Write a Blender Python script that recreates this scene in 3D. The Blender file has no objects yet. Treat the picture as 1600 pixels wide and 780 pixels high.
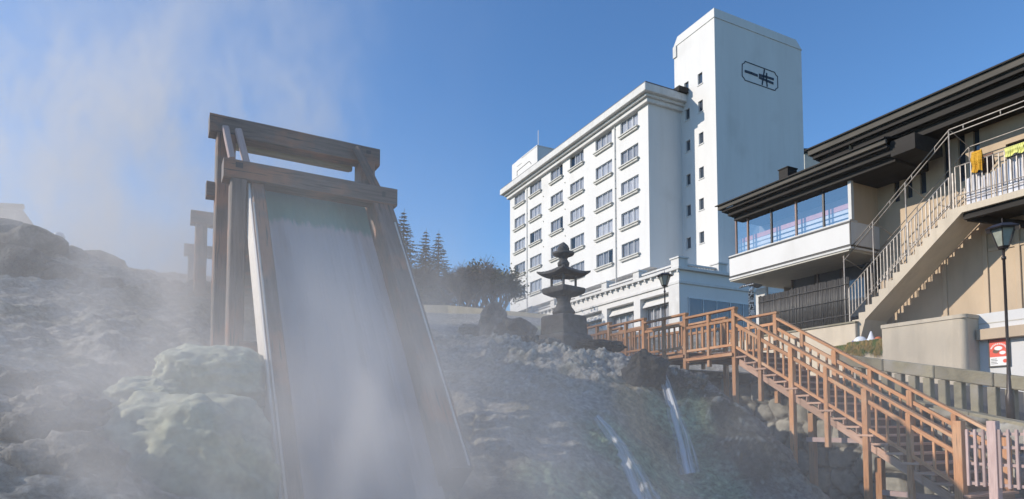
import bpy, bmesh, math, random
import numpy as np
from mathutils import Vector, Matrix, noise
R_ = math.radians
random.seed(7)
sc = bpy.context.scene
COL = sc.collection

# ---------------------------------------------------------------- camera
CAMZ, PITCH, FPX, CX, CY = 1.6, R_(3.2), 1000.0, 800.0, 606.0
cd = bpy.data.cameras.new('camera'); cam = bpy.data.objects.new('camera', cd); COL.objects.link(cam)
cam.location = (0, 0, CAMZ); cam.rotation_euler = (R_(90) + PITCH, 0, 0)
cd.sensor_width = 36; cd.sensor_fit = 'HORIZONTAL'; cd.lens = 36 * FPX / 1600
cd.shift_y = (CY - 390) / 1600; cd.clip_start = 0.05; cd.clip_end = 3000
sc.camera = cam
# ---------------------------------------------------------------- sky and sun
SUN_EL, SUN_VEC = R_(27), Vector((-1.0, -0.05, 0)).normalized()
w = bpy.data.worlds.new('World'); sc.world = w; w.use_nodes = True
nt = w.node_tree; bg = nt.nodes['Background']
sky = nt.nodes.new('ShaderNodeTexSky'); sky.sky_type = 'NISHITA'; sky.sun_disc = False
sky.sun_elevation = SUN_EL; sky.sun_rotation = math.atan2(SUN_VEC.x, SUN_VEC.y)
sky.air_density = 1.25; sky.dust_density = 0.1; sky.ozone_density = 2.6; sky.altitude = 1100
tint = nt.nodes.new('ShaderNodeMix'); tint.data_type = 'RGBA'; tint.blend_type = 'MULTIPLY'; tint.inputs[0].default_value = 1.0; tint.inputs[7].default_value = (0.71, 0.985, 1.25, 1)
nt.links.new(sky.outputs[0], tint.inputs[6]); nt.links.new(tint.outputs[2], bg.inputs[0]); bg.inputs[1].default_value = 0.15
sl = bpy.data.lights.new('sun', 'SUN'); sl.energy = 5.0; sl.angle = R_(0.5); sl.color = (1.0, 0.90, 0.77)
so = bpy.data.objects.new('sun', sl); COL.objects.link(so)
sd = Vector((SUN_VEC.x * math.cos(SUN_EL), SUN_VEC.y * math.cos(SUN_EL), math.sin(SUN_EL)))
so.rotation_euler = sd.to_track_quat('Z', 'Y').to_euler(); so.location = (-30, 0, 30)
sc.view_settings.view_transform = 'Standard'; sc.view_settings.look = 'None'
sc.view_settings.exposure = 0.0; sc.view_settings.gamma = 1.0; sc.view_settings.use_curve_mapping = False
sc.cycles.volume_bounces = 9; sc.cycles.max_bounces = 12; sc.cycles.transparent_max_bounces = 16
sc.cycles.volume_step_rate = 1.3; sc.cycles.volume_max_steps = 128

# ---------------------------------------------------------------- measuring helpers
def ray(px, py):
    u = (px - CX) / FPX; v = (CY - py) / FPX
    return Vector((u, math.cos(PITCH) - v * math.sin(PITCH), math.sin(PITCH) + v * math.cos(PITCH)))
def at(px, py, Y):
    d = ray(px, py); return Vector((0, 0, CAMZ)) + d * (Y / d.y)
class Frame:
    def __init__(s, x, y, th): s.o = Vector((x, y, 0)); s.th = th; s.X = Vector((math.cos(th), math.sin(th), 0)); s.Y = Vector((-math.sin(th), math.cos(th), 0))
    def hy(s, px, py, yc=0.0):      # point seen at that pixel on the local plane y = yc -> (x, z)
        d = ray(px, py); p0 = Vector((0, 0, CAMZ)) - s.o
        t = (yc - p0.dot(s.Y)) / d.dot(s.Y); p = p0 + d * t; return p.dot(s.X), p.z
    def hx(s, px, py, xc=0.0):
        d = ray(px, py); p0 = Vector((0, 0, CAMZ)) - s.o
        t = (xc - p0.dot(s.X)) / d.dot(s.X); p = p0 + d * t; return p.dot(s.Y), p.z
    def w(s, x, y, z=0): return s.o + s.X * x + s.Y * y + Vector((0, 0, z))
    def l(s, p): q = Vector(p) - s.o; return Vector((q.dot(s.X), q.dot(s.Y), p[2]))

# ---------------------------------------------------------------- materials
def mat(name, c1, c2=None, scale=3.0, stretch=(1, 1, 1), rough=0.7, bump=0.0, bscale=20.0, coord='Object', metal=0.0, spec=0.5, detail=6.0, c3=None, s3=0.6, t3=(0.55, 0.7), bstretch=None, lo=0.35, hi=0.65):
    m = bpy.data.materials.new(name); m.use_nodes = True; nt = m.node_tree; N = nt.nodes; L = nt.links
    b = N['Principled BSDF']; b.inputs['Roughness'].default_value = rough; b.inputs['Metallic'].default_value = metal
    b.inputs['Specular IOR Level'].default_value = spec
    c2 = c2 or tuple(v * 0.8 for v in c1)
    tc = N.new('ShaderNodeTexCoord'); mp = N.new('ShaderNodeMapping'); mp.inputs['Scale'].default_value = stretch
    L.new(tc.outputs[coord], mp.inputs[0])
    n = N.new('ShaderNodeTexNoise'); n.inputs['Scale'].default_value = scale; n.inputs['Detail'].default_value = detail; n.inputs['Roughness'].default_value = 0.6
    L.new(mp.outputs[0], n.inputs[0])
    r = N.new('ShaderNodeValToRGB'); r.color_ramp.elements[0].position = lo; r.color_ramp.elements[1].position = hi
    r.color_ramp.elements[0].color = (*c1, 1); r.color_ramp.elements[1].color = (*c2, 1); L.new(n.outputs[0], r.inputs[0])
    out = r.outputs[0]
    if c3:
        n3 = N.new('ShaderNodeTexNoise'); n3.inputs['Scale'].default_value = s3; n3.inputs['Detail'].default_value = 8; L.new(tc.outputs[coord], n3.inputs[0])
        mr = N.new('ShaderNodeMapRange'); mr.inputs[1].default_value = t3[0]; mr.inputs[2].default_value = t3[1]; L.new(n3.outputs[0], mr.inputs[0])
        mx = N.new('ShaderNodeMix'); mx.data_type = 'RGBA'; L.new(mr.outputs[0], mx.inputs[0]); L.new(out, mx.inputs[6]); mx.inputs[7].default_value = (*c3, 1)
        out = mx.outputs[2]
    L.new(out, b.inputs['Base Color'])
    if bump:
        nb = N.new('ShaderNodeTexNoise'); nb.inputs['Scale'].default_value = bscale; nb.inputs['Detail'].default_value = 8
        mb = N.new('ShaderNodeMapping'); mb.inputs['Scale'].default_value = bstretch or stretch; L.new(tc.outputs[coord], mb.inputs[0]); L.new(mb.outputs[0], nb.inputs[0])
        bp = N.new('ShaderNodeBump'); bp.inputs['Strength'].default_value = bump; bp.inputs['Distance'].default_value = 0.02
        L.new(nb.outputs[0], bp.inputs['Height']); L.new(bp.outputs[0], b.inputs['Normal'])
    return m
def glass(name, tint, trans=0.5, gl=0.5, rough=0.02):
    m = bpy.data.materials.new(name); m.use_nodes = True; nt = m.node_tree; N = nt.nodes; L = nt.links
    N.remove(N['Principled BSDF']); o = N['Material Output']
    t = N.new('ShaderNodeBsdfTransparent'); t.inputs[0].default_value = (*tint, 1)
    g = N.new('ShaderNodeBsdfGlossy'); g.inputs[0].default_value = (0.97, 0.93, 0.88, 1); g.inputs['Roughness'].default_value = rough
    x = N.new('ShaderNodeMixShader'); x.inputs[0].default_value = gl
    fr = N.new('ShaderNodeLayerWeight'); fr.inputs[0].default_value = .25; ad = N.new('ShaderNodeMath'); ad.operation = 'MULTIPLY_ADD'; ad.use_clamp = True; ad.inputs[1].default_value = .22; ad.inputs[2].default_value = gl
    L.new(fr.outputs[1], ad.inputs[0]); L.new(ad.outputs[0], x.inputs[0]); L.new(t.outputs[0], x.inputs[1]); L.new(g.outputs[0], x.inputs[2]); L.new(x.outputs[0], o.inputs[0])
    return m
M = dict(
    white=mat('white_render', (0.64, 0.635, 0.62), (0.61, 0.60, 0.585), 0.4, (1, 1, 0.3), 0.8, 0.12, 12, c3=(0.50, 0.49, 0.47), s3=0.25, t3=(0.58, 0.85)),
    trim=mat('white_trim', (0.60, 0.595, 0.58), (0.53, 0.52, 0.50), 1.5, (1, 1, 1), 0.75, 0.08, 14),
    sill=mat('sill_stone', (0.56, 0.55, 0.51), (0.46, 0.45, 0.42), 3, (1, 1, 1), 0.8),
    soffit=mat('eave_soffit', (0.5, 0.47, 0.4), (0.42, 0.4, 0.35), 2, (1, 1, 1), 0.85),
    frame=mat('aluminium_frame', (0.55, 0.56, 0.58), (0.48, 0.49, 0.5), 4, rough=0.4, metal=0.2),
    bronze=mat('bronze_frame', (0.20, 0.12, 0.09), (0.16, 0.1, 0.08), 4, rough=0.4),
    darkframe=mat('dark_frame', (0.02, 0.018, 0.018), None, 4, rough=0.4),
    curtain=mat('curtain', (0.52, 0.52, 0.54), (0.26, 0.26, 0.29), 9, (6, 6, 0.15), 0.9, coord='Object', lo=0.42, hi=0.58),
    bayroom=mat('bay_interior', (0.32, 0.34, 0.37), (0.26, 0.28, 0.31), 1.5),
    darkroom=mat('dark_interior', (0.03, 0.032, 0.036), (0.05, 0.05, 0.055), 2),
    pane=glass('pane_glass', (0.96, 0.97, 0.98), gl=0.03),
    baypane=glass('bay_pane_glass', (0.93, 0.95, 0.97), gl=0.30),
    darkglass=mat('dark_glass', (0.035, 0.05, 0.07), (0.05, 0.06, 0.08), 2, rough=0.06, spec=0.9),
    slate=mat('dark_roof_board', (0.024, 0.021, 0.019), (0.038, 0.035, 0.032), 2, (0.2, 2, 2), 0.7, 0.1, 10, spec=0.15),
    fascia=mat('weathered_fascia', (0.11, 0.10, 0.085), (0.075, 0.07, 0.06), 2.5, (0.3, 2, 2), 0.8, 0.1, 10, spec=0.2),
    tan=mat('tan_render', (0.50, 0.39, 0.275), (0.44, 0.345, 0.245), 1.2, (1, 1, 0.5), 0.85, 0.15, 30, c3=(0.37, 0.29, 0.21), s3=0.5, t3=(0.6, 0.85)),
    cream=mat('cream_concrete', (0.56, 0.48, 0.37), (0.49, 0.42, 0.325), 1.4, (1, 1, 0.6), 0.85, 0.2, 25, c3=(0.42, 0.38, 0.32), s3=0.7, t3=(0.6, 0.8)),
    rail=mat('galvanised_rail', (0.40, 0.365, 0.33), (0.27, 0.24, 0.21), 6, rough=0.5, metal=0.25),
    wood=mat('orange_stained_wood', (0.62, 0.31, 0.135), (0.42, 0.18, 0.075), 6, (0.6, 9, 9), 0.6, 0.25, 20, coord='UV', c3=(0.62, 0.40, 0.24), s3=1.2, t3=(0.5, 0.75)),
    woodp=mat('pale_worn_wood', (0.62, 0.40, 0.28), (0.46, 0.26, 0.17), 6, (0.6, 9, 9), 0.7, 0.25, 20, coord='UV'),
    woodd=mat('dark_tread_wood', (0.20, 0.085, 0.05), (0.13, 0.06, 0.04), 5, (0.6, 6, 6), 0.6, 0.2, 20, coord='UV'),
    pinkw=mat('greyed_pink_wood', (0.50, 0.37, 0.34), (0.38, 0.27, 0.25), 6, (0.6, 9, 9), 0.75, 0.2, 20, coord='UV'),
    old=mat('old_grey_timber', (0.17, 0.13, 0.11), (0.075, 0.057, 0.048), 2.6, (0.5, 7, 7), 0.62, 0.6, 9, coord='UV', c3=(0.33, 0.14, 0.07), s3=1.4, t3=(0.50, 0.64)),
    oldg=mat('mineral_coated_timber', (0.27, 0.25, 0.14), (0.40, 0.37, 0.24), 2.5, (0.5, 5, 5), 0.6, 0.4, 9, coord='UV'),
    bamboo=mat('dark_bamboo', (0.030, 0.028, 0.026), (0.075, 0.068, 0.06), 5, (6, 6, 0.2), 0.5, 0.2, 20, c3=(0.11, 0.1, 0.09), s3=6, t3=(0.6, 0.8)),
    sunlitwood=mat('sunlit_pale_wood', (0.74, 0.70, 0.64), (0.58, 0.52, 0.46), 5, (0.6, 6, 6), 0.7, 0.2, 20, coord='UV'),  # sunlight on the chute rails put into a paler wood colour
    stone=mat('dark_lantern_stone', (0.14, 0.13, 0.12), (0.065, 0.06, 0.056), 6, (1, 1, 1), 0.92, 0.9, 14, c3=(0.17, 0.165, 0.15), s3=3, t3=(0.55, 0.75)),
    fstone=mat('mossy_fence_stone', (0.31, 0.275, 0.19), (0.20, 0.18, 0.125), 4, (1, 1, 1), 0.9, 0.6, 25, c3=(0.33, 0.30, 0.25), s3=2, t3=(0.5, 0.7)),
    iron=mat('dark_bronze_iron', (0.055, 0.042, 0.038), (0.035, 0.028, 0.027), 6, rough=0.4, metal=0.3),
    lampglass=mat('frosted_lamp_glass', (0.36, 0.38, 0.32), (0.28, 0.30, 0.25), 8, rough=0.25),
    asphalt=mat('asphalt', (0.10, 0.095, 0.09), (0.07, 0.068, 0.065), 8, rough=0.9, bump=0.4, bscale=60),
    red=mat('poster_red', (0.72, 0.07, 0.03), (0.68, 0.06, 0.03), 2, rough=0.5),
    paper=mat('poster_white', (0.78, 0.78, 0.77), (0.74, 0.74, 0.73), 2, rough=0.5),
    ink=mat('black_paint', (0.012, 0.015, 0.03), None, 2, rough=0.5),
    yellow=mat('mustard_cloth', (0.66, 0.36, 0.03), (0.52, 0.27, 0.02), 8, rough=0.9),
    lime=mat('pale_yellow_cloth', (0.72, 0.72, 0.22), (0.6, 0.6, 0.2), 8, rough=0.9),
    brown=mat('brown_cloth', (0.22, 0.12, 0.08), (0.16, 0.09, 0.06), 8, rough=0.9),
    blue=mat('blue_glaze', (0.03, 0.06, 0.3), None, 2, rough=0.3),
    orange=mat('orange_clay', (0.6, 0.16, 0.06), None, 3, rough=0.6),
    glaze=mat('white_glaze', (0.8, 0.82, 0.85), (0.72, 0.75, 0.8), 3, rough=0.3),
    slatw=mat('grey_white_slat', (0.62, 0.62, 0.65), (0.36, 0.36, 0.40), 5, (3, 3, 0.4), 0.7),
    pink=mat('pink_reflection', (0.72, 0.36, 0.34), None, 3), pale=mat('pale_reflection', (0.74, 0.76, 0.78), (0.62, 0.65, 0.68), 3),  # bands reflected in the bay glass, painted as flat colours
    bark=mat('grey_brown_bark', (0.16, 0.12, 0.095), (0.10, 0.078, 0.062), 8, rough=0.95),
    needle=mat('conifer_needles', (0.055, 0.07, 0.035), (0.085, 0.085, 0.045), 4, rough=0.9),
    olive=mat('olive_leaves', (0.10, 0.10, 0.045), (0.06, 0.065, 0.03), 4, rough=0.9),
    grassd=mat('dry_grass_blades', (0.42, 0.25, 0.09), (0.18, 0.17, 0.05), 9, rough=0.9, c3=(0.10, 0.14, 0.035), s3=4, t3=(0.5, 0.62)),
    hill=mat('winter_hillside', (0.13, 0.115, 0.07), (0.09, 0.08, 0.06), 0.2, rough=0.95),
    rooft=mat('grey_roof_tiles', (0.12, 0.12, 0.125), (0.08, 0.08, 0.085), 5, rough=0.7),
)
def speckle(m, sc_=24, lo=.45, hi=1.25):
    nt = m.node_tree; N = nt.nodes; L = nt.links; b = N['Principled BSDF']; src = b.inputs['Base Color'].links[0].from_socket
    tc = N.new('ShaderNodeTexCoord'); n = N.new('ShaderNodeTexNoise'); n.inputs['Scale'].default_value = sc_; n.inputs['Detail'].default_value = 8; n.inputs['Roughness'].default_value = .7; L.new(tc.outputs['Object'], n.inputs[0])
    r = N.new('ShaderNodeMapRange'); r.inputs[1].default_value = .38; r.inputs[2].default_value = .6; r.inputs[3].default_value = lo; r.inputs[4].default_value = hi; L.new(n.outputs[0], r.inputs[0])
    h = N.new('ShaderNodeHueSaturation'); L.new(r.outputs[0], h.inputs['Value']); L.new(src, h.inputs['Color']); L.new(h.outputs[0], b.inputs['Base Color'])
def rock_mat(name, c1, c2, c3, s3=1.5, t3=(0.5, 0.65), sc_=5.0, bump=1.0):
    m = mat(name, c1, c2, sc_, (1, 1, 1), 0.88, bump, 11, c3=c3, s3=s3 * 2, t3=t3, detail=10); speckle(m)
    m.node_tree.nodes['Bump'].inputs['Distance'].default_value = .06
    return m
def stain(m, col, amt, sx=2.2, zs=.12):
    nt = m.node_tree; N = nt.nodes; L = nt.links; b = N['Principled BSDF']; src = b.inputs['Base Color'].links[0].from_socket
    tc = N.new('ShaderNodeTexCoord'); mp = N.new('ShaderNodeMapping'); mp.inputs['Scale'].default_value = (sx, sx, zs); L.new(tc.outputs['Object'], mp.inputs[0])
    n = N.new('ShaderNodeTexNoise'); n.inputs['Scale'].default_value = 1; n.inputs['Detail'].default_value = 9; n.inputs['Roughness'].default_value = .7; L.new(mp.outputs[0], n.inputs[0])
    r = N.new('ShaderNodeMapRange'); r.inputs[1].default_value = .5; r.inputs[2].default_value = .78; r.inputs[4].default_value = amt; L.new(n.outputs[0], r.inputs[0])
    x = N.new('ShaderNodeMix'); x.data_type = 'RGBA'; L.new(r.outputs[0], x.inputs[0]); L.new(src, x.inputs[6]); x.inputs[7].default_value = (*col, 1); L.new(x.outputs[2], b.inputs['Base Color'])
stain(M['white'], (.40, .38, .34), .22, 1.1, .10); stain(M['trim'], (.33, .31, .27), .4, 3, .3); stain(M['tan'], (.22, .17, .12), .35, 1.6, .2); stain(M['cream'], (.27, .23, .18), .5, 2.5, .25)
def vary(m, amt=.18):      # each piece of timber or cane a little lighter or darker than the next
    nt = m.node_tree; N = nt.nodes; L = nt.links; b = N['Principled BSDF']; src = b.inputs['Base Color'].links[0].from_socket
    oi = N.new('ShaderNodeObjectInfo'); r = N.new('ShaderNodeMapRange'); r.inputs[3].default_value = 1 - amt; r.inputs[4].default_value = 1 + amt; L.new(oi.outputs['Random'], r.inputs[0])
    h = N.new('ShaderNodeHueSaturation'); L.new(r.outputs[0], h.inputs['Value']); L.new(src, h.inputs['Color']); L.new(h.outputs[0], b.inputs['Base Color'])
for k, v in (('wood', .22), ('woodp', .2), ('pinkw', .2), ('slatw', .25), ('old', .15), ('woodd', .2), ('fstone', .12), ('curtain', .25)): vary(M[k], v)
def nicks(m, col, sc_=(1.4, 30, 30), lo=.62, hi=.7):      # long thin cracks and bare worn streaks along the grain
    nt = m.node_tree; N = nt.nodes; L = nt.links; b = N['Principled BSDF']; src = b.inputs['Base Color'].links[0].from_socket
    tc = N.new('ShaderNodeTexCoord'); mp = N.new('ShaderNodeMapping'); mp.inputs['Scale'].default_value = sc_; L.new(tc.outputs['UV'], mp.inputs[0])
    n = N.new('ShaderNodeTexNoise'); n.inputs['Scale'].default_value = 1.5; n.inputs['Detail'].default_value = 6; L.new(mp.outputs[0], n.inputs[0])
    r = N.new('ShaderNodeMapRange'); r.inputs[1].default_value = lo; r.inputs[2].default_value = hi; L.new(n.outputs[0], r.inputs[0])
    x = N.new('ShaderNodeMix'); x.data_type = 'RGBA'; L.new(r.outputs[0], x.inputs[0]); L.new(src, x.inputs[6]); x.inputs[7].default_value = (*col, 1); L.new(x.outputs[2], b.inputs['Base Color'])
nicks(M['wood'], (.13, .06, .035)); nicks(M['old'], (.035, .028, .025), (1.0, 18, 18), .58, .66); nicks(M['woodp'], (.2, .12, .08))
M['boulder'] = rock_mat('dark_boulder', (0.045, 0.042, 0.04), (0.085, 0.08, 0.072), (0.17, 0.16, 0.14))
M['wetrock'] = rock_mat('wet_black_rock', (0.020, 0.019, 0.018), (0.04, 0.038, 0.034), (0.075, 0.07, 0.06))
M['greyrock'] = rock_mat('grey_rock', (0.16, 0.15, 0.135), (0.26, 0.245, 0.22), (0.09, 0.085, 0.075))
M['mineral'] = mat('pale_green_mineral', (0.44, 0.45, 0.34), (0.34, 0.36, 0.27), 1.2, (1, 1, 1), .85, .8, 7, c3=(.42, .43, .27), s3=1.6, t3=(.52, .72), detail=10)
speckle(M['mineral'], 9, .72, 1.12)

# ---------------------------------------------------------------- mesh builder
def V(*a): return Vector(a)
class MB:
    def __init__(s): s.v = []; s.f = []; s.uv = []; s.mi = []; s.cur = 0
    def face(s, pts, uvs=None):
        b = len(s.v); s.v += [tuple(p) for p in pts]; s.f.append(tuple(range(b, b + len(pts)))); s.mi.append(s.cur)
        s.uv.append(uvs or [(p[0] + p[1] * .7, p[2]) for p in pts])
    def hexa(s, c, off=None):       # 8 corners: bottom 4 ccw, top 4 ccw (x is the grain axis)
        u0 = random.random() * 50; v0 = random.random() * 50
        b = len(s.v); s.v += [tuple(p) for p in c]
        ax = (Vector(c[1]) - Vector(c[0])); L = ax.length or 1; ax = ax / L
        for q in ((0, 3, 2, 1), (4, 5, 6, 7), (0, 1, 5, 4), (1, 2, 6, 5), (2, 3, 7, 6), (3, 0, 4, 7)):
            s.f.append(tuple(b + i for i in q)); s.mi.append(s.cur)
            n = (Vector(c[q[1]]) - Vector(c[q[0]])).cross(Vector(c[q[2]]) - Vector(c[q[0]]))
            n = n.normalized() if n.length > 0 else Vector((0, 0, 1)); t = n.cross(ax)
            if t.length < .3: t = Vector((0, 0, 1)) if abs(ax.z) < .7 else Vector((0, 1, 0))
            s.uv.append([(u0 + Vector(c[i]).dot(ax), v0 + Vector(c[i]).dot(t) + q[0] * 1.7) for i in q])
    def box(s, x0, x1, y0, y1, z0, z1, grain=None):
        x0, x1 = min(x0, x1), max(x0, x1); y0, y1 = min(y0, y1), max(y0, y1); z0, z1 = min(z0, z1), max(z0, z1)
        d = (x1 - x0, y1 - y0, z1 - z0); g = grain if grain is not None else d.index(max(d))
        if g == 0: c = [(x0, y0, z0), (x1, y0, z0), (x1, y1, z0), (x0, y1, z0), (x0, y0, z1), (x1, y0, z1), (x1, y1, z1), (x0, y1, z1)]
        elif g == 1: c = [(x1, y0, z0), (x1, y1, z0), (x0, y1, z0), (x0, y0, z0), (x1, y0, z1), (x1, y1, z1), (x0, y1, z1), (x0, y0, z1)]
        else: c = [(x0, y0, z0), (x0, y0, z1), (x0, y1, z1), (x0, y1, z0), (x1, y0, z0), (x1, y0, z1), (x1, y1, z1), (x1, y1, z0)]
        s.hexa(c); return s
    def bar(s, p, q, wd, ht, up=(0, 0, 1), vert=False):      # rectangular bar from p to q; vert = ends cut plumb
        p = Vector(p); q = Vector(q); a = (q - p).normalized(); up = Vector(up)
        side = a.cross(up).normalized() if abs(a.dot(up)) < .999 else Vector((1, 0, 0))
        u = up.normalized() if vert else side.cross(a)
        S = side * wd / 2; U = u * ht / 2
        s.hexa([p + S - U, q + S - U, q - S - U, p - S - U, p + S + U, q + S + U, q - S + U, p - S + U]); return s
    def tube(s, pts, r, n=8, cap=True):
        pts = [Vector(p) for p in pts]; rs = r if isinstance(r, (list, tuple)) else [r] * len(pts)
        b = len(s.v); up = Vector((0, 0, 1)); prev = None
        for i, p in enumerate(pts):
            a = (pts[min(i + 1, len(pts) - 1)] - pts[max(i - 1, 0)]).normalized()
            if prev is None: x = a.cross(up) if abs(a.dot(up)) < .95 else a.cross(Vector((1, 0, 0)))
            else: x = prev - a * prev.dot(a)
            x.normalize(); prev = x; y = a.cross(x)
            for k in range(n):
                t = 2 * math.pi * k / n; s.v.append(tuple(p + (x * math.cos(t) + y * math.sin(t)) * rs[i]))
        l = 0
        for i in range(len(pts) - 1):
            d = (pts[i + 1] - pts[i]).length
            for k in range(n):
                k2 = (k + 1) % n
                s.f.append((b + i * n + k, b + i * n + k2, b + (i + 1) * n + k2, b + (i + 1) * n + k)); s.mi.append(s.cur)
                c = .1; s.uv.append([(l, k * c), (l, (k + 1) * c), (l + d, (k + 1) * c), (l + d, k * c)])
            l += d
        if cap:
            for q in (tuple(b + k for k in range(n))[::-1], tuple(b + (len(pts) - 1) * n + k for k in range(n))):
                s.f.append(q); s.mi.append(s.cur); s.uv.append([(0, 0)] * n)
        return s
    def lathe(s, prof, n=16, c=(0, 0, 0), square=0, rot=0):     # prof: (r, z) list
        b = len(s.v)
        for r, z in prof:
            for k in range(n):
                t = 2 * math.pi * (k + .5) / n + rot; s.v.append((c[0] + r * math.cos(t), c[1] + r * math.sin(t), c[2] + z))
        for i in range(len(prof) - 1):
            for k in range(n):
                k2 = (k + 1) % n; s.f.append((b + i * n + k, b + i * n + k2, b + (i + 1) * n + k2, b + (i + 1) * n + k)); s.mi.append(s.cur)
                s.uv.append([(k * .1, prof[i][1]), (k * .1 + .1, prof[i][1]), (k * .1 + .1, prof[i + 1][1]), (k * .1, prof[i + 1][1])])
        for q in (tuple(b + k for k in range(n))[::-1], tuple(b + (len(prof) - 1) * n + k for k in range(n))):
            s.f.append(q); s.mi.append(s.cur); s.uv.append([(0, 0)] * n)
        return s
    def build(s, name, m, parent=None, smooth=False, bevel=0, loc=None):
        me = bpy.data.meshes.new(name); me.from_pydata(s.v, [], s.f); 
        ul = me.uv_layers.new(name='UVMap'); k = 0
        flat = [c for fu in s.uv for uvp in fu for c in uvp]; ul.data.foreach_set('uv', flat)
        for mm in (m if isinstance(m, (list, tuple)) else [m]): me.materials.append(M[mm] if isinstance(mm, str) else mm)
        if isinstance(m, (list, tuple)): me.polygons.foreach_set('material_index', s.mi)
        if smooth: me.polygons.foreach_set('use_smooth', [True] * len(me.polygons))
        me.validate(); me.update()
        o = bpy.data.objects.new(name, me); COL.objects.link(o)
        if parent: o.parent = parent
        if loc is not None: o.location = loc
        if bevel:
            bm_ = o.modifiers.new('bevel', 'BEVEL'); bm_.width = bevel; bm_.segments = 1; bm_.limit_method = 'ANGLE'
        return o
def thing(name, label, cat, loc=(0, 0, 0), rz=0, group=None):
    o = bpy.data.objects.new(name, None); COL.objects.link(o); o.location = loc; o.rotation_euler = (0, 0, rz); o.empty_display_size = .3
    return tag(o, label, cat, group)
def tag(o, label=None, cat=None, group=None, kind=None):
    if label: o['label'] = label
    if cat: o['category'] = cat
    if group: o['group'] = group
    if kind: o['kind'] = kind
    return o
def fbm(p, o=5, s=1.0): return noise.fractal(Vector(p) * s, 0.9, 2.1, o)
TH = math.atan2(-math.cos(R_(26.85)), math.sin(R_(26.85)))      # the street direction shared by hotel, tea house and stairs
# ================================================================ HOTEL
cH = at(1014.2, 300, 58); HF = Frame(cH.x, cH.y, TH)
hotel = thing('hotel_building', 'tall white hotel with rows of curtained windows and a blank tower bearing a crest', 'hotel', (cH.x, cH.y, 0), TH)
xL = HF.hy(797, 330)[0]; zE = HF.hy(1013.5, 160)[1]; zB = HF.hy(1014.8, 417)[1]
yJ = HF.hx(1066, 300, 0)[0]
xT = HF.hy(1119, 200, yJ)[0]; xTb = HF.hy(1053.5, 100, yJ)[0]; yTb = HF.hx(1255, 200, xT)[0]
zT = HF.hx(1115.2, 13.4, xT); zT = HF.hy(1115.2, 13.4, yJ)[1]; zP = HF.hy(1115.6, 27, yJ)[1]
# windows of the main front: columns (px left, px right) measured at the px row given by the top row line
cols = []
for (a, b, yy) in ((804, 820.5, 330), (828, 846, 330), (860.5, 879.5, 330), (891, 912.5, 330), (931, 956.8, 300), (970.3, 998, 290)):
    cols.append((HF.hy(a, yy)[0], HF.hy(b, yy)[0]))
tops = [HF.hy(998, y)[1] for y in (172.3, 221, 270, 321, 371.8)]
pitch = (tops[0] - tops[4]) / 4; tops = [tops[0] - pitch * i for i in range(5)]
wh = 1.40
# main wall with real openings
def wall_with_holes(x0, x1, z0, z1, holes, y=0.0, depth=0.22, mb=None):
    mb = mb or MB(); xs = sorted({x0, x1, *[h[0] for h in holes], *[h[1] for h in holes]}); zs = sorted({z0, z1, *[h[2] for h in holes], *[h[3] for h in holes]})
    for i in range(len(xs) - 1):
        for j in range(len(zs) - 1):
            cx, cz = (xs[i] + xs[i + 1]) / 2, (zs[j] + zs[j + 1]) / 2
            if any(h[0] < cx < h[1] and h[2] < cz < h[3] for h in holes): continue
            mb.face([(xs[i], y, zs[j]), (xs[i + 1], y, zs[j]), (xs[i + 1], y, zs[j + 1]), (xs[i], y, zs[j + 1])])
    for h in holes:
        a, b, c, d = h
        mb.face([(a, y, c), (a, y, d), (a, y + depth, d), (a, y + depth, c)]); mb.face([(b, y, c), (b, y + depth, c), (b, y + depth, d), (b, y, d)])
        mb.face([(a, y, d), (b, y, d), (b, y + depth, d), (a, y + depth, d)]); mb.face([(a, y, c), (a, y + depth, c), (b, y + depth, c), (b, y, c)])
    return mb
holes = [(a, b, t - wh, t) for (a, b) in cols for t in tops]
wb = wall_with_holes(xL, 0, zB, zE + .3, holes)
wb.face([(0, 0, zB), (0, yJ, zB), (0, yJ, zE + .3), (0, 0, zE + .3)])
wb.face([(xL, 0, zB), (xL, 0, zE + .3), (xL, 12, zE + .3), (xL, 12, zB)])
wb.face([(xL, 0, zB), (xL, 4, zB), (0, 4, zB), (0, 0, zB)]); wb.face([(xL, 12, zB - 8), (xL, 12, zE), (0, 12, zE), (0, 12, zB - 8)])
wb.build('wall', 'white', hotel)
# the recessed ground storey behind the terrace
mb = MB(); mb.box(xL + .2, -.05, .9, 11.8, 6.5, zB + .02); mb.build('recessed_storey', 'white', hotel)
mb = MB()
for i in range(9): mb.box(xL + 1 + i * 3.1, xL + 3.3 + i * 3.1, .86, .94, zB - 1.9, zB - .25)
mb.build('dark_window_band', 'darkglass', hotel)
# projecting cornice in three steps, with the roof on it
mb = MB()
for (ov, a, b) in ((.35, zE - .05, zE + .35), (.62, zE + .35, zE + .62), (1.02, zE + .62, zE + 1.35)):
    mb.box(xL - ov, ov * .85, -ov, 12 + ov, a, b)
cor = mb.build('cornice', 'trim', hotel, bevel=.04)
mb = MB(); mb.box(xL - .9, .78, -.9, 12.9, zE + 1.35, zE + 1.5); mb.build('roof', 'rooft', hotel)
mb = MB(); mb.box(-.6, 1.1, 2.8, yJ - .02, zE + 1.36, zE + 1.85); mb.build('roof_hatch', 'slate', hotel)
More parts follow.
